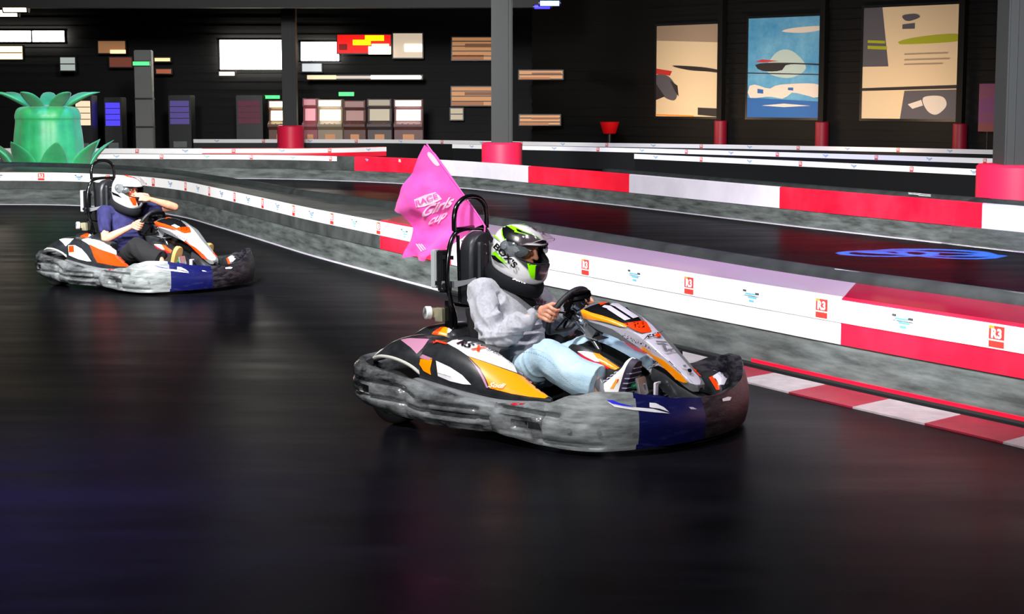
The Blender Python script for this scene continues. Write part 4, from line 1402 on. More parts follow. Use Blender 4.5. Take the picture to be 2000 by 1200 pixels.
logo_or = mat('banner_orange', '#ef8a2a', .5)
logo_blue = mat('banner_blue', '#5aa8dc', .5)
logo_dk = mat('banner_dark', '#3a4044', .5)
tube_txt = mat('tube_print', '#b5b8b6', .5)

def barrier(name, label, base, back, zb, segs, banner=None, marks=(), tube=True, group=None, n=120, skirt=skirt_m, lip=None, tmarks=(), zt=.52, tfrom=0):
    """base/back: plan lines of the driver side and the far side; segs: (t0,t1,material) coloured blocks"""
    P = [V((p.x, p.y, 0)) for p in cr([(x, y, 0) for x, y in base], n)]
    Q = [V((p.x, p.y, 0)) for p in cr([(x, y, 0) for x, y in back], n)]
    Z = lambda z: V((0, 0, z))
    o = empty(name, P[n//2])
    inv = -P[n//2]
    def strip(nm, i0, i1, za, zc, m, off=0, back_=False):
        rings = []
        for i in range(i0, i1+1):
            a = P[i]; b = Q[i]
            d = (b-a).normalized()
            rings.append([a-d*off+Z(za)+inv, a-d*off+Z(zc-.012)+inv, a-d*(off-.012)+Z(zc)+inv, a+d*.09+Z(zc)+inv, a+d*.09+Z(za)+inv])
        mb = MB(); mb.loft(rings)
        return mb.build(nm, m, o, 40)
    strip('skirt', 0, n-1, 0, zt-.012 if not segs else zt-.02, skirt, 0)
    for t0, t1, m, nm in segs:
        i0, i1 = int(t0*(n-1)), min(n-1, int(t1*(n-1)))
        s_ = strip(nm, i0, i1, zb, zt, m, .012)
        rings = []
        for i in range(i0, i1+1):
            a = P[i]; b = Q[i]; d = (b-a).normalized()
            rings.append([a+d*.08+Z(zt-.004)+inv, b+Z(zt-.02)+inv, b+Z(zt-.06)+inv, a+d*.08+Z(zt-.05)+inv])
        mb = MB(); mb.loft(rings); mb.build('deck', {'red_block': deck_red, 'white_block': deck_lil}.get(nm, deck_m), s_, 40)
    rings = []
    for i in range(n):
        a, b = P[i], Q[i]; d = (b-a).normalized()
        rings.append([a+d*.08+Z(zt-.02)+inv, b+Z(zt-.035)+inv, b+Z(0)+inv, b-d*.05+inv, b-d*.05+Z(zt-.08)+inv, a+d*.08+Z(zt-.07)+inv])
    mb = MB(); mb.loft(rings); mb.build('back_panel', deck_m if skirt is skirt_m else dark_sk, o, 40)
    if banner:
        bz0, bz1, t0, t1 = banner
        i0, i1 = int(t0*(n-1)), min(n-1, int(t1*(n-1)))
        rings = []
        for i in range(i0, i1+1):
            a = P[i]; d = (Q[i]-a).normalized()
            rings.append([a-d*.018+Z(bz0)+inv, a-d*.018+Z(bz1)+inv, a-d*.006+Z(bz1)+inv, a-d*.006+Z(bz0)+inv])
        mb = MB(); mb.loft(rings); bn = mb.build('banner', banner_m, o, 40)
        hh = bz1-bz0
        for t, kind in marks:
            mk = MB()
            f = t*(n-1); i = min(n-2, int(f)); a = P[i].lerp(P[i+1], f-i)
            u = (P[i+1]-P[i]).normalized(); d = (Q[i]-P[i]).normalized()
            q = lambda x, z: a-d*.0205+u*x+Z(bz0+z*hh)+inv
            def quad(x0, x1, z0, z1, m, dx=0):
                mk.add([q(x0, z0), q(x1, z0), q(x1+dx, z1), q(x0+dx, z1)], [(0, 1, 2, 3)], m)
            if kind == 'R':
                w = hh*.42
                quad(-w, w, .06, .92, 0)
                mk.v[-4:] = [tuple(V(x)+d*.001) for x in mk.v[-4:]]
                quad(-w, w, .32, .38, 4); quad(-w, -w*.3, .80, .92, 1)
                text3d(mk, 'R3', q(-w*.75, .45), u*w*1.4, Z(.36*hh), -d*.0005, 4, bold=.04)
            else:
                w = hh*.9
                quad(-w*.55, w*.35, .56, .64, 2); quad(-w*.3, w*.5, .40, .48, 2); quad(-w*.2, w*.25, .22, .32, 2)
                quad(-w*.75, -w*.45, .68, .78, 3); quad(w*.35, w*.7, .60, .70, 3); quad(-w*.7, w*.7, .50, .525, 3)
            mk.build('banner_logo', [logo_red, logo_or, logo_blue, logo_dk, banner_m], bn, 0)
    if tube:
        mb = MB(); mb.tube([q+(P[i]-q).normalized()*.06+Z(zt-.02)+inv for i, q in enumerate(Q) if i >= tfrom*n], .072, 16)
        tb = mb.build('foam_tube', tube_m, o, 180)
        mb = MB()
        for t in tmarks:
            f = t*(n-1); i = min(n-2, int(f)); a = Q[i].lerp(Q[i+1], f-i)
            u = (Q[i+1]-Q[i]).normalized(); d = (Q[i]-P[i]).normalized()
            for x0, x1, z in ((-.22, .02, .018), (-.20, .0, .002), (-.02, .2, .012), (.0, .22, -.006)):
                ang0, ang1 = z/.056+.75, z/.056+.75+.14
                mb.add([a-d*.06+u*x+Z(zt-.02+.0735*sin(g))-d*.0735*cos(g)+inv for x, g in ((x0, ang0), (x1, ang0), (x1, ang1), (x0, ang1))], [(0, 1, 2, 3)])
        if tmarks: mb.build('tube_print', tube_txt, tb, 0)
    if lip:
        for t0, t1, w, h, m, nm in lip:
            i0, i1 = int(t0*(n-1)), min(n-1, int(t1*(n-1)))
            rings = []
            for i in range(i0, i1+1):
                a = P[i]; d = (Q[i]-a).normalized()
                rings.append([a-d*w+inv, a-d*w+Z(h*.7)+inv, a-d*(w*.7)+Z(h)+inv, a+Z(h)+inv, a+inv])
            mb = MB(); mb.loft(rings); mb.build(nm, m, o, 40)
    tag(o, label, 'barrier', group)
    return o, P, Q

def tnear(P, x, y):
    b = min(range(len(P)), key=lambda i: (P[i].x-x)**2+(P[i].y-y)**2)
    return b/(len(P)-1)

Abase = [(-11.9, 27.3), (-9.7, 27.5), (-8.1, 27.56), (-7.1, 27.42), (-6.33, 26.91), (-5.52, 26.06), (-4.64, 24.6), (-3.95, 23.0), (-3.02, 20.75), (-2.22, 18.78), (-1.52, 17.2), (-.94, 15.9), (-.5, 14.95), (0, 13.88), (.6, 12.69), (1.1, 11.69), (1.5, 10.92), (1.93, 10.11), (2.3, 9.45), (2.66, 8.82), (3.09, 8.0), (3.6, 7.0)]
Aback = [(-12.2, 30.3), (-10.0, 30.4), (-8.5, 30.3), (-7.2, 29.6), (-6.2, 28.6), (-5.3, 27.3), (-4.44, 25.5), (-3.39, 23.3), (-2.5, 21.2), (-1.75, 19.8), (-1.1, 18.5), (-.55, 17.3), (-.12, 16.4), (.45, 15.2), (1.0, 14.0), (1.47, 12.95), (1.85, 12.1), (2.25, 11.3), (2.65, 10.62), (3.02, 9.95), (3.45, 9.1), (4.0, 8.0)]
PA = [V((p.x, p.y, 0)) for p in cr([(x, y, 0) for x, y in Abase], 160)]
tA = lambda x, y: tnear(PA, x, y)
r0, r1, r2 = tA(-1.2, 16.6), tA(-.53, 15.0), tA(1.89, 10.15)
marksA = []
s0 = tA(2.46, 8.95); 
Lt = sum((PA[i+1]-PA[i]).length for i in range(159))
step = 1.42/Lt
t = s0
k_ = 0
while t > .02:
    marksA.append((t, 'R')); marksA.append((t-step/2, 'B'))
    t -= step
t = s0+step
while t < .98: marksA.append((t, 'R')); t += step
marksA = [(t, k) for t, k in marksA if .02 < t < .98]
barrier('track_barrier', 'long curved barrier with white sponsor banner right behind the nearest kart', Abase, Aback, .25,
        [(0, r0, deck_m, 'grey_block'), (r0, r1, red_bl, 'red_block'), (r1, r2, white_bl, 'white_block'), (r2, 1, red_bl, 'red_block')],
        banner=(.38, .512, 0, 1), marks=marksA, n=160,
        lip=[(0, r1, .05, .012, lilac_st, 'pale_edge'), (r1, 1, .06, .03, dark_sk, 'black_edge'), (tA(1.5, 10.92), 1, .015, .05, red_st, 'red_edge')],
        tmarks=[tnear([V((p.x, p.y, 0)) for p in cr([(x, y, 0) for x, y in Aback], 160)], 2.22, 11.35), tnear([V((p.x, p.y, 0)) for p in cr([(x, y, 0) for x, y in Aback], 160)], 2.97, 10.05)])
# grey face of the left stretch comes up to the banner
def offset_line(pts, d):
    P = [V((x, y, 0)) for x, y in pts]; out = []
    for i in range(len(P)):
        t = (P[min(i+1, len(P)-1)]-P[max(i-1, 0)]).normalized()
        n = V((-t.y, t.x, 0))
        out.append((P[i].x+n.x*d, P[i].y+n.y*d))
    return out
Bbase = [(-13.1, 37.3), (-9.12, 37.4), (-7.6, 37.3), (-5.4, 36.95), (-3.9, 36.2), (-2.4, 35.0), (-.96, 33.1), (.24, 30.8), (2.0, 27.17), (3.71, 23.4), (5.47, 19.76), (6.34, 17.9), (7.4, 15.6)]
Bbase = [(x*.985, y*.985) for x, y in Bbase]
PB = [V((p.x, p.y, 0)) for p in cr([(x, y, 0) for x, y in Bbase], 140)]
tB = lambda x, y: tnear(PB, x*.985, y*.985)
b = [tB(-3.3, 35.7), tB(-1.6, 33.9), tB(.26, 30.6), tB(1.81, 27.5), tB(3.6, 23.6), tB(5.35, 20.0), tB(6.6, 17.4)]
barrier('track_barrier', 'second barrier row, red and white blocks without a banner, across the inner track', Bbase, offset_line(Bbase, .16), .22,
        [(0, b[0], deck_m, 'grey_block'), (b[0], b[1], red_bl, 'red_block'), (b[1], b[2], white_bl, 'white_block'), (b[2], b[3], red_bl, 'red_block'), (b[3], b[4], white_bl, 'white_block'), (b[4], b[5], red_bl, 'red_block'), (b[5], b[6], white_bl, 'white_block'), (b[6], 1, red_bl, 'red_block')],
        banner=(.40, .497, 0, b[0]-.01), marks=[(i*.03+.02, 'R' if i % 2 else 'B') for i in range(12)], n=140, lip=[(0, 1, .05, .012, lilac_st, 'pale_edge')], tmarks=[tB(4.9, 20.9)], zt=.505, tfrom=tB(1.3, 28.6))
for nm_, lab, base, mk in (
    ('C', 'third barrier row with dark skirt and white banner, ending left of the big pillar', [(2.57, 36.55), (4.87, 33.21), (6.35, 30.9), (7.86, 28.48), (9.5, 25.8)], 9),
    ('D', 'fourth barrier row with thin white banner, between the third row and the wall row', [(-1.5, 44.2), (.25, 42.79), (2.4, 41.1), (4.58, 39.04), (8.86, 34.35), (11.2, 31.4)], 14),
    ('E', 'farthest barrier row with thin white banner, below the posters', [(-9, 49.4), (-5, 49.3), (-2.44, 48.6), (1.87, 45.72), (6.34, 43.1), (11.08, 39.2), (15, 34.8)], 22),
    ('F', 'low far barrier at left with purplish banner and red deck, right of the green inflatable', [(-12.5, 40.3), (-9.7, 40.2), (-7.3, 40.2), (-4.48, 40.4), (-3.0, 41.6)], 9)):
    segs = [] if nm_ != 'F' else [(0, .55, banner_m, 'white_block'), (.55, 1, red_bl, 'red_block')]
    barrier('track_barrier', lab, base, offset_line(base, .5), .30 if nm_ == 'F' else .4, segs, banner=(.41, .512, 0, 1), marks=[((i+.5)/mk, 'R' if i % 2 else 'B') for i in range(mk)],
            n=40, skirt=dark_sk, tube=False)
# kerb
mb = MB()
KB = offset_line([(x, y) for x, y in Abase[13:]], -.07); KC = offset_line([(x, y) for x, y in Abase[13:]], -.42)
ka = cr([(x, y, 0) for x, y in KB], 140); kc = cr([(x, y, 0) for x, y in KC], 140)
tot = sum((ka[i+1]-ka[i]).length for i in range(139))
acc = 0
for i in range(139):
    st = (ka[i+1]-ka[i]).length
    cidx = int((acc+.18)/.545) % 2
    sh = 2
    if i > 35 and i+1+sh < 140:
        mb.prism([ka[i]+V((0, 0, .0005)), ka[i+1]+V((0, 0, .0005)), kc[min(i+1+sh, 139)]+V((0, 0, .0005)), kc[min(i+sh, 139)]+V((0, 0, .0005))], (0, 0, .010), cidx)
    acc += st
kb = mb.build('painted_kerb', [mat('kerb_red', '#640f20', .5, col2='#781528', nscale=8), mat('kerb_white', '#8c8688', .5, col2='#767174', nscale=8)], smooth=0)
tag(kb, 'flat red and white painted kerb strip on the floor along the sponsor barrier', 'kerb')

# pillars
pad_m = mat('red_pad_vinyl', '#ea2048', .45)
post_m = mat('dark_red_pad', '#8a0a28', .5)
for lab, x, y, hw, pr, zt in (('big grey pillar at the right edge with pink-red foam pad at its foot', 6.05, 20.75, .27, .515, .90),
                       ('dark pillar with a red pad, right of the pink flag', -.19, 33.1, .20, .385, .84),
                       ('dark pillar with red pad among the lit windows, farthest left of the padded pillars', -6.0, 47.4, .19, .36, .93)):
    t = empty('pillar', (x, y, 0))
    mb = MB(); mb.box((0, 0, 3.2), (hw*2, hw*2, 6.4), bev=.02)
    for s in (-1, 1): mb.box((0, s*hw*1.0, 3.2), (hw*1.2, .05, 6.4))
    mb.build('column', (mat('grey_steel_column', '#303435', .55) if hw > .25 else mat('dark_steel_column', '#141617', .6)), t)
    mb = MB(); mb.cyl((0, 0, 0), (0, 0, zt), pr, n=40, bev=.03)
    mb.cyl((0, 0, zt*.5), (0, 0, zt*.5+.02), pr+.004, n=40)
    mb.build('foam_pad', pad_m, t)
    tag(t, lab, 'pillar')
def wallpoint(px):
    # where the sight line of a photo column meets the angled wall
    k = (px-1000)/FPX
    t = (WB-WA); s = (WA.x-k*WA.y)/(k*t.y-t.x)
    return WA+t*s
WT = (WB-WA).normalized(); WN = V((-WT.y, WT.x, 0))*-1
for px, lab in ((1417, 'slim dark red padded post at the wall between the first two posters'), (1614, 'slim red padded post at the wall between the blue and the widest poster'), (1882, 'slim red padded post at the wall right of the widest poster'), ):
    q = wallpoint(px)+WN*.25
    t = empty('wall_post', q, atan2(WT.y, WT.x))
    mb = MB(); mb.box((0, 0, 3), (.16, .16, 6.0)); mb.build('column', wallm, t)
    mb = MB(); mb.cyl((0, 0, 0), (0, 0, 1.08), .17, n=24, bev=.02); mb.build('foam_pad', post_m, t)
    tag(t, lab, 'post')

# posters on the angled wall
def poster(px0, px1, z0, z1, lab, art):
    a, b_ = wallpoint(px0)+WN*.06, wallpoint(px1)+WN*.06
    w = (b_-a).length
    t = empty('poster', (a+b_)/2+V((0, 0, z0)), atan2(WT.y, WT.x))
    h = z1-z0
    mb = MB()
    for c, d in (((0, 0, -.03), (w+.12, .06, .06)), ((0, 0, h+.03), (w+.12, .06, .06)), ((-w/2-.03, 0, h/2), (.06, .06, h)), ((w/2+.03, 0, h/2), (.06, .06, h))): mb.box(c, d)
    mb.build('poster_frame', black_pl, t)
    mb = MB(); mb.box((0, .0, h/2), (w, .03, h)); 
    q = lambda u, v, e: V((-w/2+u*w, -.016-e*.0015, v*h))
    mats_ = [art[0]]
    sh = mb.build('poster_sheet', art[0], t, 0)
    mb = MB(); ms = []
    for i, (m, pts) in enumerate(art[1:]):
        if m not in ms: ms.append(m)
        if len(pts) > 4: pts = [(p.x, p.y) for p in cr([(u, v, 0) for u, v in pts], 30, True)]; pts = [(min(1, max(0, u)), min(1, max(0, v))) for u, v in pts]
        mb.add([q(u, v, i+1) for u, v in pts], [tuple(range(len(pts)))], ms.index(m))
    mb.build('poster_art', ms, sh, 0)
    tag(t, lab, 'poster')
    c = (a+b_)/2+WN*2.2
    l = bpy.data.lights.new('poster_lamp', 'AREA'); l.energy = 42; l.size = 1.6; l.size_y = .5; l.shape = 'RECTANGLE'; l.color = (1, .68, .42)
    lo = bpy.data.objects.new('poster_lamp', l); C.objects.link(lo)
    lo.location = (c.x, c.y, .95)
    dvec = V(((a+b_)/2-c).to_tuple())+V((0, 0, 1.7)); lo.rotation_euler = dvec.to_track_quat('-Z', 'Y').to_euler()
    return t
cream = mat('poster_cream', '#e9d2ac', .6); cr2 = mat('poster_pale_brown', '#a8927c', .6)
dkp = mat('poster_dark', '#2e2a2c', .6); blu = mat('poster_blue', '#3f94c8', .6, col2='#78b9dc', nscale=1.2); blu2 = mat('poster_deep_blue', '#2a68b0', .6)
redp = mat('poster_red', '#c8342c', .6); lime = mat('poster_olive', '#a8b024', .6); whp = mat('poster_white', '#e6dccf', .6); gry = mat('poster_slate', '#5a5860', .6)
poster(1283, 1408, 1.17, 3.62, 'cream poster with a dark figure at its left, leftmost of the three wall posters',
       [cream, (cr2, [(0, .84), (1, .80), (1, 1), (0, 1)]), (redp, [(0, .53), (.25, .50), (.22, .45), (0, .47)]), (gry, [(0, .46), (.2, .44), (.33, .30), (.30, .18), (.12, .22), (0, .35)]),  # pale brown top band paints the dimmer light up there
        (dkp, [(.0, .36), (.14, .22), (.0, .18)]), (dkp, [(.22, .40), (.34, .34), (.36, .22), (.3, .28)]), (dkp, [(.25, .56), (.7, .54), (1, .50), (1, .475), (.8, .49), (.5, .51)]), (dkp, [(.66, .02), (1, .0), (1, .09), (.66, .10)]), (orange, [(.0, .01), (.6, .0), (.6, .012), (.0, .022)])])
poster(1460, 1606, 1.17, 3.72, 'blue poster of sky and white lettering, middle of the three wall posters',
       [blu, (whp, [(.45, .86), (.6, .89), (.95, .90), (.95, .86), (.7, .84)]), (mat('poster_glow', '#b9d0cc', .6), [(.25, .5), (.4, .66), (.6, .66), (.78, .5), (.6, .40), (.35, .42)]),
        (redp, [(.1, .565), (.2, .585), (.42, .565), (.2, .555)]), (dkp, [(.1, .53), (.35, .55), (1, .53), (1, .515), (.55, .53), (.45, .47), (.2, .47)]), (dkp, [(0, .445), (1, .42), (1, .43), (0, .455)]),
        (blu2, [(0, 0), (1, 0), (1, .16), (0, .2)]), (whp, [(.03, .32), (.12, .33), (.3, .29), (.45, .33), (.95, .33), (.95, .2), (.8, .22), (.6, .25), (.5, .19), (.3, .21), (.03, .2)]),
        (blu2, [(.14, .29), (.22, .28), (.22, .24), (.14, .245)]), (blu2, [(.55, .30), (.62, .30), (.62, .27), (.55, .275)]), (whp, [(.2, .12), (.5, .14), (.85, .12), (.5, .105)])])
poster(1682, 1866, 1.17, 3.86, 'widest cream poster with olive stripe and slate left side, rightmost of the three',
       [cream, (gry, [(0, .47), (.28, .47), (.2, 1), (0, 1)]), (lime, [(.05, .66), (.26, .65), (.26, .62), (.05, .63)]), (lime, [(.05, .71), (.24, .70), (.24, .675), (.05, .685)]),
        (lime, [(.42, .70), (.7, .735), (1, .74), (1, .68), (.42, .665)]), (gry, [(.42, .92), (.55, .93), (.6, .9), (.5, .87), (.44, .88)]), (gry, [(.42, .84), (.55, .85), (.55, .80), (.42, .80)]),
        (dkp, [(.0, .25), (1, .27), (1, .30), (0, .275)]), (gry, [(.42, 0), (1, 0), (1, .26), (.46, .25)]), (whp, [(.66, .19), (.85, .2), (.9, .12), (.8, .04), (.7, .08)]), (whp, [(.5, .13), (.64, .17), (.66, .12), (.55, .09)]),
        (cr2, [(.45, .58), (.9, .585), (.9, .575), (.45, .57)]), (cr2, [(.45, .53), (.92, .535), (.92, .525), (.45, .52)]), (cr2, [(.45, .49), (.85, .492), (.85, .483), (.45, .48)])])

# ---- lit things along the back wall
def at(x, y, Y):
    d = ray(x, y); t = Y/d.y
    return V((d.x*t, Y, HC+d.z*t))
def glow(name, c, s): return mat(name, c, .5, emit=c, estr=s)
def backlit(name, cat, lab, x0, y0, x1, y1, Y, col, st, dep=.18, bars=0, kind=None, extra=(), floor=False):
    a, b_ = at(x0, y1, Y), at(x1, y0, Y)
    w, h = b_.x-a.x, b_.z-a.z
    z0 = a.z
    t = empty(name, ((a.x+b_.x)/2, Y, z0))
    mb = MB()
    e = .035
    mb.box((0, dep/2+.02, h/2), (w, dep, h), bev=.01)
    mb.build('housing', black_pl, t)
    mb = MB(); mb.box((0, .01, h/2), (w-2*e, .02, h-2*e))
    p = mb.build('lit_panel', glow(name+'_glow_%d' % len(MATS), col, st), t)
    if bars:
        mb = MB()
        for i in range(1, bars): mb.box((0, -.01, h*i/bars), (w-2*e, .02, .03))
        mb.build('divider', black_pl, p)
    for i, (u0, v0, u1, v1, c, s) in enumerate(extra):
        mb = MB(); mb.box((-w/2+w*(u0+u1)/2, -.01-.004*i, h*(v0+v1)/2), (w*(u1-u0), .02, h*(v1-v0)))
        mb.build('printed_field', glow('field_%d' % len(MATS), c, s) if s else mat('field_%s' % c[1:], c, .5), p)
    if kind: tag(t, kind=kind)
    else: tag(t, lab, cat)
    return t
WH = '#fff8ec'
def window(nm, x0, y0, x1, y1, Y, st, mull=2, col=WH):
    a, b_ = at(x0, y1, Y), at(x1, y0, Y)
    w, h = b_.x-a.x, b_.z-a.z
    t = empty(nm, ((a.x+b_.x)/2, Y, a.z))
    mb = MB(); mb.box((0, .02, h/2), (w, .02, h)); mb.build('pane', glow(nm+'_light', col, st), t)
    mb = MB()
    for c, d in (((0, 0, 0), (w+.1, .08, .07)), ((0, 0, h), (w+.1, .08, .07)), ((-w/2, 0, h/2), (.07, .08, h)), ((w/2, 0, h/2), (.07, .08, h))): mb.box(c, d)
    for i in range(1, mull): mb.box((-w/2+w*i/mull, 0, h/2), (.04, .06, h))
    mb.build('window_frame', black_pl, t)
    tag(t, kind='structure')
window('window_1', -70, 58, 128, 84, 53.7, 14, 3)
window('window_2', 428, 76, 567, 138, 53.7, 18, 1)
window('window_3', 586, 80, 664, 121, 53.7, 18, 1)
backlit('illuminated_sign', 'sign', 'warm cream lit panel under the far left window', -60, 88, 45, 118, 53.5, '#ffc98c', 3.5, bars=2)
backlit('illuminated_sign', 'sign', 'red lit sign with yellow flame shape, above the machines', 657, 66, 765, 106, 53.3, '#d0100c', 2.2, extra=((.30, .45, .62, .70, '#ffb000', 7), (.52, .66, .86, .92, '#ff9800', 7), (.58, .0, .98, .38, '#ffe9b0', 8), (.64, .42, .95, .5, '#ffe9b0', 6), (.05, .2, .2, .5, '#7a0a0a', 1)))
backlit('illuminated_sign', 'sign', 'pale cream lit panel right of the red flame sign', 766, 63, 827, 115, 53.4, '#cdbca6', .9, extra=((.4, .28, .95, .55, '#fff0d2', 3.5),))
backlit('illuminated_sign', 'sign', 'pale grey lit panel under the middle window, right of the left padded pillar', 588, 122, 630, 142, 53.4, '#c9ced0', 1.0)
backlit('illuminated_sign', 'sign', 'long thin pale lit ledge above the arcade machines', 600, 146, 826, 156, 52.6, '#cfc0b4', .8, extra=((.55, .1, .98, .9, '#efe8de', 1.5), (0, .1, .25, .9, '#e0c8a0', 1.2)))
backlit('illuminated_sign', 'sign', 'dim orange lit panel high on the left, left of the grey post', 190, 78, 246, 106, 53.3, '#c48a5c', .35, extra=((.45, .05, .98, .3, '#ffc890', 2.0),))
backlit('illuminated_sign', 'sign', 'dim reddish lit panel below the dim orange one', 212, 110, 259, 133, 53.2, '#8a4632', .3)
backlit('illuminated_sign', 'sign', 'short orange lit strip right of the grey post, above a red-brown one', 300, 111, 334, 122, 53.2, '#ffbf88', 1.6)
backlit('illuminated_sign', 'sign', 'red-brown lit strip right of the grey post, lowest of the two', 303, 133, 336, 146, 53.2, '#a8583a', .7)
backlit('illuminated_sign', 'sign', 'bright strip under the large window, left of the padded pillar', 426, 138, 460, 150, 53.2, '#ffd79c', 3)
backlit('illuminated_sign', 'sign', 'stacked pale panel beside the top of the green inflatable', 116, 110, 148, 140, 52.5, '#aab4ae', .7, bars=2)
for x0, y0, x1, y1, Y, lab, bars in ((881, 71, 972, 119, 53.6, 'brown-orange board with added glow, upper one left of the middle pillar', 5), (880, 168, 972, 208, 53.6, 'brown-orange board with added glow, lower one left of the middle pillar', 4),
                           (1012, 136, 1101, 156, 50.2, 'thin brown-orange board with added glow, upper one right of the middle pillar', 2), (1013, 223, 1096, 246, 50.2, 'brown-orange board with added glow, lower one right of the middle pillar', 3)):
    backlit('wooden_board', 'board', lab, x0, y0, x1, y1, Y, '#c98d5c', .62, bars=bars, extra=((.02, .05, .7, .25, '#a96c45', .5), (.3, .55, .95, .7, '#8a5c3e', .4)))  # no lamps: light falling on the boards is put in as weak glow
backlit('illuminated_sign', 'sign', 'small pale lit panel under the lower brown board left of the middle pillar', 878, 210, 906, 236, 53.6, '#b8a98e', .7, bars=2)
# emergency lights
for lab, x0, y0, x1, y1, Y, c in (('small green light strip on the grey post at left', 260, 121, 291, 128, 46.55, '#38e860'), ('small green light strip beside the left padded pillar', 514, 187, 546, 193, 53.75, '#38e860'), ('small green light strip above the arcade machines', 662, 180, 691, 187, 53.75, '#38e860')):
    a, b_ = at(x0, y1, Y), at(x1, y0, Y)
    t = empty('emergency_light', ((a.x+b_.x)/2, Y, a.z))
    mb = MB(); mb.box((0, .05, .05), (b_.x-a.x+.04, .08, b_.z-a.z+.04), bev=.01); mb.build('lamp_body', black_pl, t)
    mb = MB(); mb.box((0, 0, .05), (b_.x-a.x, .03, b_.z-a.z)); mb.build('lamp_strip', glow('green_led', c, 3), t)
    tag(t, lab, 'light')
# grey post
a, b_ = at(268, 283, 46.8), at(297, 98, 46.8)
t = empty('grey_post', ((a.x+b_.x)/2, 46.8, 0))
mb = MB(); mb.box((0, 0, b_.z/2), (b_.x-a.x, .3, b_.z), bev=.02); mb.build('column', mat('mid_grey_column', '#6a6a68', .6), t)
mb = MB()
for z in (.9, 1.65): mb.box((0, 0, z), (b_.x-a.x+.02, .32, .05))
mb.build('collar', black_pl, t)
tag(t, 'freestanding grey post left of the far windows with a green light strip', 'post')
# ceiling lamps, two warm ones top left, two blue ones top centre
for lab, x0, y0, x1, y1, Y, c, s in (('warm ceiling lamp at the top left corner, upper of two', 8, 10, 52, 23, 44, '#ffdca8', 9), ('warm ceiling lamp at the top left corner, lower of two', -20, 20, 34, 32, 46, '#ffdca8', 9),
                             ('blue stage light on the ceiling, upper of two', 1055, 2, 1092, 11, 40, '#5a78ff', 9), ('blue stage light on the ceiling, lower of two', 1044, 10, 1074, 17, 40.5, '#2a22ff', 6)):
    a, b_ = at(x0, y1, Y), at(x1, y0, Y)
    c_ = (a+b_)/2
    t = empty('hanging_lamp', c_)
    w, h = b_.x-a.x, b_.z-a.z
    mb = MB(); mb.cyl((-w/2-.04, .05, 0), (w/2+.04, .05, 0), h*.7, n=16); mb.build('lamp_housing', black_pl, t)
    mb = MB(); mb.cyl((-w/2, -.0, 0), (w/2, 0, 0), h*.55, n=16); mb.build('lamp_tube', glow('lamp_glow_%s' % c[1:], c, s), t)
    mb = MB(); mb.tube([(0, .05, h*.5), (0, .05, 6.4-c_.z)], .02, 8); mb.build('drop_rod', black_pl, t)
    tag(t, lab, 'lamp')
# arcade machines
arc = [('arcade machine with a glowing cream front, left of the left padded pillar', 525, 575, 196, '#fff2b8', 6, '#5a3a30'),
       ('narrow pink arcade machine right of the left padded pillar', 592, 619, 192, '#d8949c', .8, '#8a4a52'),
       ('arcade machine with the brightest slatted white screen', 621, 668, 194, '#fff6dc', 5, '#8a7a66'),
       ('brown and pink arcade machine with a dim screen', 672, 713, 196, '#a8807a', .5, '#5a3a34'),
       ('grey-beige arcade machine with a small cream screen', 718, 764, 193, '#b0a58e', .7, '#4a4040'),
       ('arcade machine with a pinkish white screen, rightmost of the row', 770, 825, 194, '#ffe2dc', 4, '#6a4a48')]
for lab, x0, x1, y0, c, s, bc in arc:
    Y = 50.5
    a, b_ = at(x0, 262, Y), at(x1, y0, Y)
    w = b_.x-a.x; h = b_.z
    t = empty('arcade_machine', ((a.x+b_.x)/2, Y, 0))
    mb = MB()
    prof = [(0, 0), (.02, .75), (-.25, .85), (-.25, .92), (.05, 1.0), (.12, h-.28), (-.05, h-.22), (-.02, h), (.6, h), (.6, 0)]
    for sx in (-w/2, w/2-.03): mb.prism([(sx, y, z) for y, z in prof], (.03, 0, 0))
    mb.prism([(-w/2+.03, y+.02, z) for y, z in prof[:4]]+[(-w/2+.03, .08, 1.0), (-w/2+.03, .15, h-.28), (-w/2+.03, .0, h-.21), (-w/2+.03, .02, h-.01), (-w/2+.03, .58, h-.01), (-w/2+.03, .58, 0)], (w-.06, 0, 0))
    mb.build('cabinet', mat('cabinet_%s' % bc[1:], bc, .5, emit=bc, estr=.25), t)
    mb = MB(); mb.prism([(-w/2+.06, .075, 1.02), (w/2-.06, .075, 1.02), (w/2-.06, .13, h-.3), (-w/2+.06, .13, h-.3)], (0, -.015, 0)); mb.build('screen', glow('screen_%d' % len(MATS), c, s), t)
    mb = MB(); mb.box((0, -.035, h-.115), (w-.08, .03, .16)); mb.build('marquee', glow('marquee_%d' % len(MATS), c, s*.6), t)
    mb = MB()
    mb.box((0, .01, .45), (w*.4, .03, .35))
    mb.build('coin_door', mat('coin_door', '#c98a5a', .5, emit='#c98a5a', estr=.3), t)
    for cc in (-.2, 0, .2):
        mb = MB(); mb.cyl((cc*w, -.15, .9), (cc*w, -.16, .95), .02, n=10); mb.build('button', red_bl, t)
    tag(t, lab, 'arcade machine')
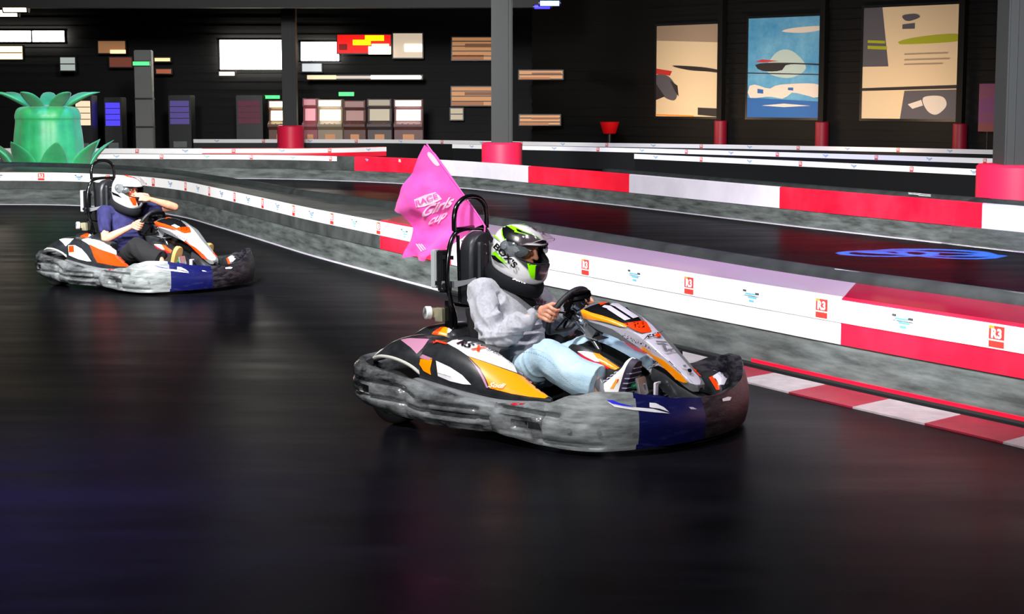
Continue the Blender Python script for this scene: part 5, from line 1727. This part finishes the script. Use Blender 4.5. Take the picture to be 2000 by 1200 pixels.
# small lit vending things, left
for lab, x0, y0, x1, Y, c, s in (('cream fronted vending machine right of the green inflatable', 147, 186, 178, 48, '#e8c8a8', 1.0), ('blue lit vending machine left of the grey post', 205, 190, 236, 49, '#4a3cf0', .8), ('dim purple lit machine between the grey post and large window', 330, 186, 372, 50, '#5a4a9a', .25), ('dark red lit machine left of the left padded pillar', 462, 186, 512, 51, '#5a1030', .3)):
    a, b_ = at(x0, 262, Y), at(x1, y0, Y); w = b_.x-a.x; h = b_.z
    t = empty('vending_machine', ((a.x+b_.x)/2, Y, 0))
    mb = MB(); mb.box((0, .35, h/2), (w, .7, h), bev=.02); mb.build('cabinet', black_pl, t)
    mb = MB(); mb.box((0, -.01, h*.72), (w*.85, .03, h*.38), bev=.005); fp = mb.build('lit_front', glow('vend_%s' % c[1:], c, s), t)
    mb = MB()
    for i in range(1, 4): mb.box((0, -.03, h*.53+h*.38*i/4), (w*.85, .01, .02))
    mb.build('shelf_line', black_pl, fp)
    mb = MB(); mb.box((0, -.01, h*.2), (w*.6, .03, h*.1), bev=.005); mb.build('delivery_flap', grey_pl, t)
    tag(t, lab, 'vending machine')
# red tub and yellow bags near the wall
q = wallpoint(1247)+WN*1.2
t = empty('red_tub', (q.x, q.y, 0))
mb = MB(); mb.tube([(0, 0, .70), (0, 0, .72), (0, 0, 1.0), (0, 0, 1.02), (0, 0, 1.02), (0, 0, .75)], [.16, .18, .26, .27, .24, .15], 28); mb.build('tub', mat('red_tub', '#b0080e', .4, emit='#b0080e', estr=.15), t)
mb = MB(); mb.cyl((0, 0, 0), (0, 0, .70), .05); mb.cyl((0, 0, 0), (0, 0, .03), .22, n=24); mb.build('stand', black_pl, t)
tag(t, 'red tub on a stand near the wall, left of the cream figure poster', 'tub')
# purple-orange banner at far right wall
q = wallpoint(1936)+WN*.3
t = empty('roll_banner', q, atan2(WT.y, WT.x))
mb = MB(); mb.box((0, 0, .04), (.5, .2, .08), bev=.01); mb.cyl((0, .03, .05), (0, .03, 2.0), .015); mb.build('stand', black_pl, t)
mb = MB(); mb.box((0, 0, 1.45), (.45, .012, 1.1)); mb.build('sheet', mat('banner_orange_print', '#8a4a2a', .6, col2='#6a3a8a', nscale=1.5, stretch=(.1, .1, 1)), t)
tag(t, 'small purple and orange roll-up banner left of the big pillar', 'banner')

# green inflatable: a plain stand-in of the same size and colours
t = empty('green_inflatable', (-8.35, 31.5, 0))
gm = mat('green_inflatable_skin', '#1c7f4a', .45, col2='#37a566', nscale=1.2, sheen=.2)
mb = MB()
rings = []
for z, r in ((0, .48), (.1, .56), (.5, .60), (.9, .60), (1.25, .56), (1.32, .57), (1.40, .56), (1.5, .50), (1.54, .3), (1.55, .02)):
    rings.append([V((r*(1+.035*abs(cos(a*6)))*cos(a), r*(1+.035*abs(cos(a*6)))*sin(a), z)) for a in [2*pi*j/96 for j in range(96)]])
cols = [crp(c, 40) for c in zip(*rings)]
mb.loft([list(r) for r in zip(*cols)])
mb.build('air_body', gm, t, 180)
for i in range(9):
    a = 2*pi*i/9+.2
    d = V((cos(a), sin(a), 0)); sd = V((-sin(a), cos(a), 0))
    mb = MB()
    rings = []
    for u, r, z, w in ((0, .50, 0, .20), (.3, .66, .35, .26), (.55, .80, .62, .22), (.8, .98, .80, .13), (1, 1.15, .92, .01)):
        c = d*r+V((0, 0, z))
        rings.append([c+sd*(w*cos(b))+(d*.6+V((0, 0, -.5)))*(w*.3*sin(b)) for b in [2*pi*j/14 for j in range(14)]])
    cols = [crp(c, 14) for c in zip(*rings)]
    mb.loft([list(r) for r in zip(*cols)])
    mb.build('leaf', gm, t, 180)
for i in range(7):
    a = 2*pi*i/7
    d = V((cos(a), sin(a), 0)); sd = V((-sin(a), cos(a), 0))
    mb = MB(); rings = []
    for r, z, w in ((.30, 1.50, .12), (.5, 1.62, .16), (.75, 1.74, .12), (.95, 1.78, .01)):
        c = d*r+V((0, 0, z))
        rings.append([c+sd*(w*cos(b))+V((0, 0, w*.3*sin(b))) for b in [2*pi*j/12 for j in range(12)]])
    cols = [crp(c, 12) for c in zip(*rings)]
    mb.loft([list(r) for r in zip(*cols)])
    mb.build('leaf', gm, t, 180)
tag(t, 'big plain green inflatable tub with pointed leaves behind the barrier at far left', 'inflatable')

# ------------------------------------------------------------------ lights
def area(name, loc, target, size, e, col=(1, 1, 1), sy=None, spread=180):
    l = bpy.data.lights.new(name, 'AREA'); l.energy = e; l.color = col; l.size = size
    if sy: l.shape = 'RECTANGLE'; l.size_y = sy
    l.spread = R(spread)
    o = bpy.data.objects.new(name, l); C.objects.link(o)
    o.location = loc
    o.rotation_euler = (V(target)-V(loc)).to_track_quat('-Z', 'Y').to_euler()
    return o
area('unseen_flood', (-2.6, -2.5, 4.2), (.4, 9.3, .3), .6, 110, (1, .98, .97), spread=70)
area('unseen_flood', (-1.8, 6.6, 5.2), (.1, 9.1, .4), .55, 150, (1, .98, .97), spread=110)
area('unseen_flood', (1.8, 8.2, 5.8), (.6, 9.4, .3), .7, 60, (.90, .86, 1), spread=110)
area('unseen_flood', (-4.6, 13, 5.6), (-3.2, 16.0, .4), .6, 110, (1, .98, .97), spread=100)
area('unseen_flood', (-5.5, 4.0, 4.8), (-3.4, 16.2, .4), .8, 100, (1, .98, .97), spread=50)
area('unseen_flood', (.6, 4.6, 5.6), (2.75, 10.7, .35), .5, 95, (1, .97, 1), spread=30)
area('unseen_flood', (-1.0, 7.5, 5.8), (.7, 13.2, .4), .5, 80, (1, .97, 1), spread=36)
area('unseen_flood', (-4.5, 13, 5.6), (-7.0, 27, .3), 1.0, 520, (1, 1, .99), spread=70)
area('unseen_flood', (-3.5, 9, 5.4), (-1.3, 17.8, .4), 1.0, 260, (1, 1, .99), spread=50)
area('unseen_flood', (1.0, 11, 5.6), (4.4, 22.0, .3), 1.0, 420, (1, .96, .98), spread=55)
area('unseen_flood', (-3.0, 22, 5.8), (-3.0, 35, .3), 1.4, 620, (1, 1, 1), spread=75)
area('unseen_flood', (2.0, 24, 5.8), (5.5, 32, .3), 1.4, 160, (.92, .94, 1), spread=90)
area('unseen_flood', (0, 36, 6.1), (2, 44, .3), 2, 140, (.98, .94, 1), spread=100)
area('purple_lamp', (-4.8, 6.4, 6.0), (-3.1, 6.8, 0), .8, 200, (.22, .08, 1), spread=42)
area('purple_lamp', (4.8, 12.5, 6.0), (4.0, 14.0, 0), .8, 190, (.55, .12, .9), spread=80)
area('blue_lamp', (-5.6, 30, 5.6), (-8.2, 31.6, 1.2), .6, 60, (.10, .2, 1), spread=60)
area('green_lamp', (-10.0, 27, 5.6), (-9.0, 31, .8), .6, 20, (.5, 1, .65), spread=60)
area('blue_lamp', (4.4, 33, 5.8), (4.2, 36, .4), .8, 160, (.25, .3, 1), spread=90)

# gobo projector: lamp behind a slotted metal disc, throws blue rings onto the inner track
G0 = V((4.45, 18.9, 6.0))
t = empty('gobo_projector', G0)
mb = MB()
n = 120; Rr = .075; g = 2*Rr/n
def slot(x, y):
    def ring(cx, cy, a, b, rot, w):
        dx, dy = x-cx, y-cy
        u = dx*cos(rot)+dy*sin(rot); v = -dx*sin(rot)+dy*cos(rot)
        r = sqrt((u/a)**2+(v/b)**2)
        return abs(r-1)*min(a, b) < w
    return ring(-.018, .0, .024, .017, .1, .0025) or ring(.008, .006, .028, .020, -.25, .0025) or ring(.014, -.004, .021, .028, .5, .0024) or ring(.004, -.002, .034, .010, -.35, .0019)
vs = {}
V_ = []; F_ = []
def vid(i, j):
    if (i, j) not in vs: vs[(i, j)] = len(V_); V_.append((-Rr+i*g, -Rr+j*g, -.30))
    return vs[(i, j)]
for i in range(n):
    for j in range(n):
        x, y = -Rr+(i+.5)*g, -Rr+(j+.5)*g
        if not slot(x, y): F_.append((vid(i, j), vid(i+1, j), vid(i+1, j+1), vid(i, j+1)))
mb.add(V_, F_)
mb.build('gobo_disc', black_pl, t, 0)
mb = MB()
mb.loft([[V((s*a, s*b_, z)) for a, b_ in ((-1, -1), (1, -1), (1, 1), (-1, 1))] for s, z in ((.075, -.34), (.075, .02), (.06, .02), (.001, .02))], caps=False)
mb.box((0, 0, .2), (.03, .03, .40))
mb.build('projector_body', frame_bk, t, 0)
tag(t, 'small black projector on the ceiling throwing blue rings on the inner track', 'projector')
l = bpy.data.lights.new('gobo_lamp', 'SPOT'); l.energy = 750000; l.color = (.045, .24, 1); l.spot_size = R(26); l.spot_blend = 0; l.shadow_soft_size = .0015
o = bpy.data.objects.new('gobo_lamp', l); C.objects.link(o); o.location = G0

GR = {'barrier': 'barrier rows of the race track', 'pillar': 'padded pillars of the hall', 'post': 'posts near the wall', 'poster': 'posters on the angled wall', 'sign': 'lit signs and panels on the far wall',
      'board': 'brown boards with added glow on the far wall', 'light': 'green emergency lights', 'lamp': 'ceiling lamps', 'arcade machine': 'arcade machines in a row', 'vending machine': 'lit vending machines at the far wall', 'go-kart': 'go-karts on the track', 'person': 'kart drivers'}
for o in C.objects:
    if o.get('category') in GR and not o.get('group'):
        if o['category'] == 'post' and 'grey' in o['label']: continue
        o['group'] = GR[o['category']]
w = bpy.data.worlds.new('world'); S.world = w; w.use_nodes = True
w.node_tree.nodes['Background'].inputs[0].default_value = (.5, .5, .6, 1)
w.node_tree.nodes['Background'].inputs[1].default_value = .02
S.view_settings.view_transform = 'Standard'
S.view_settings.look = 'None'
S.view_settings.gamma = 1
S.view_settings.exposure = 0.0
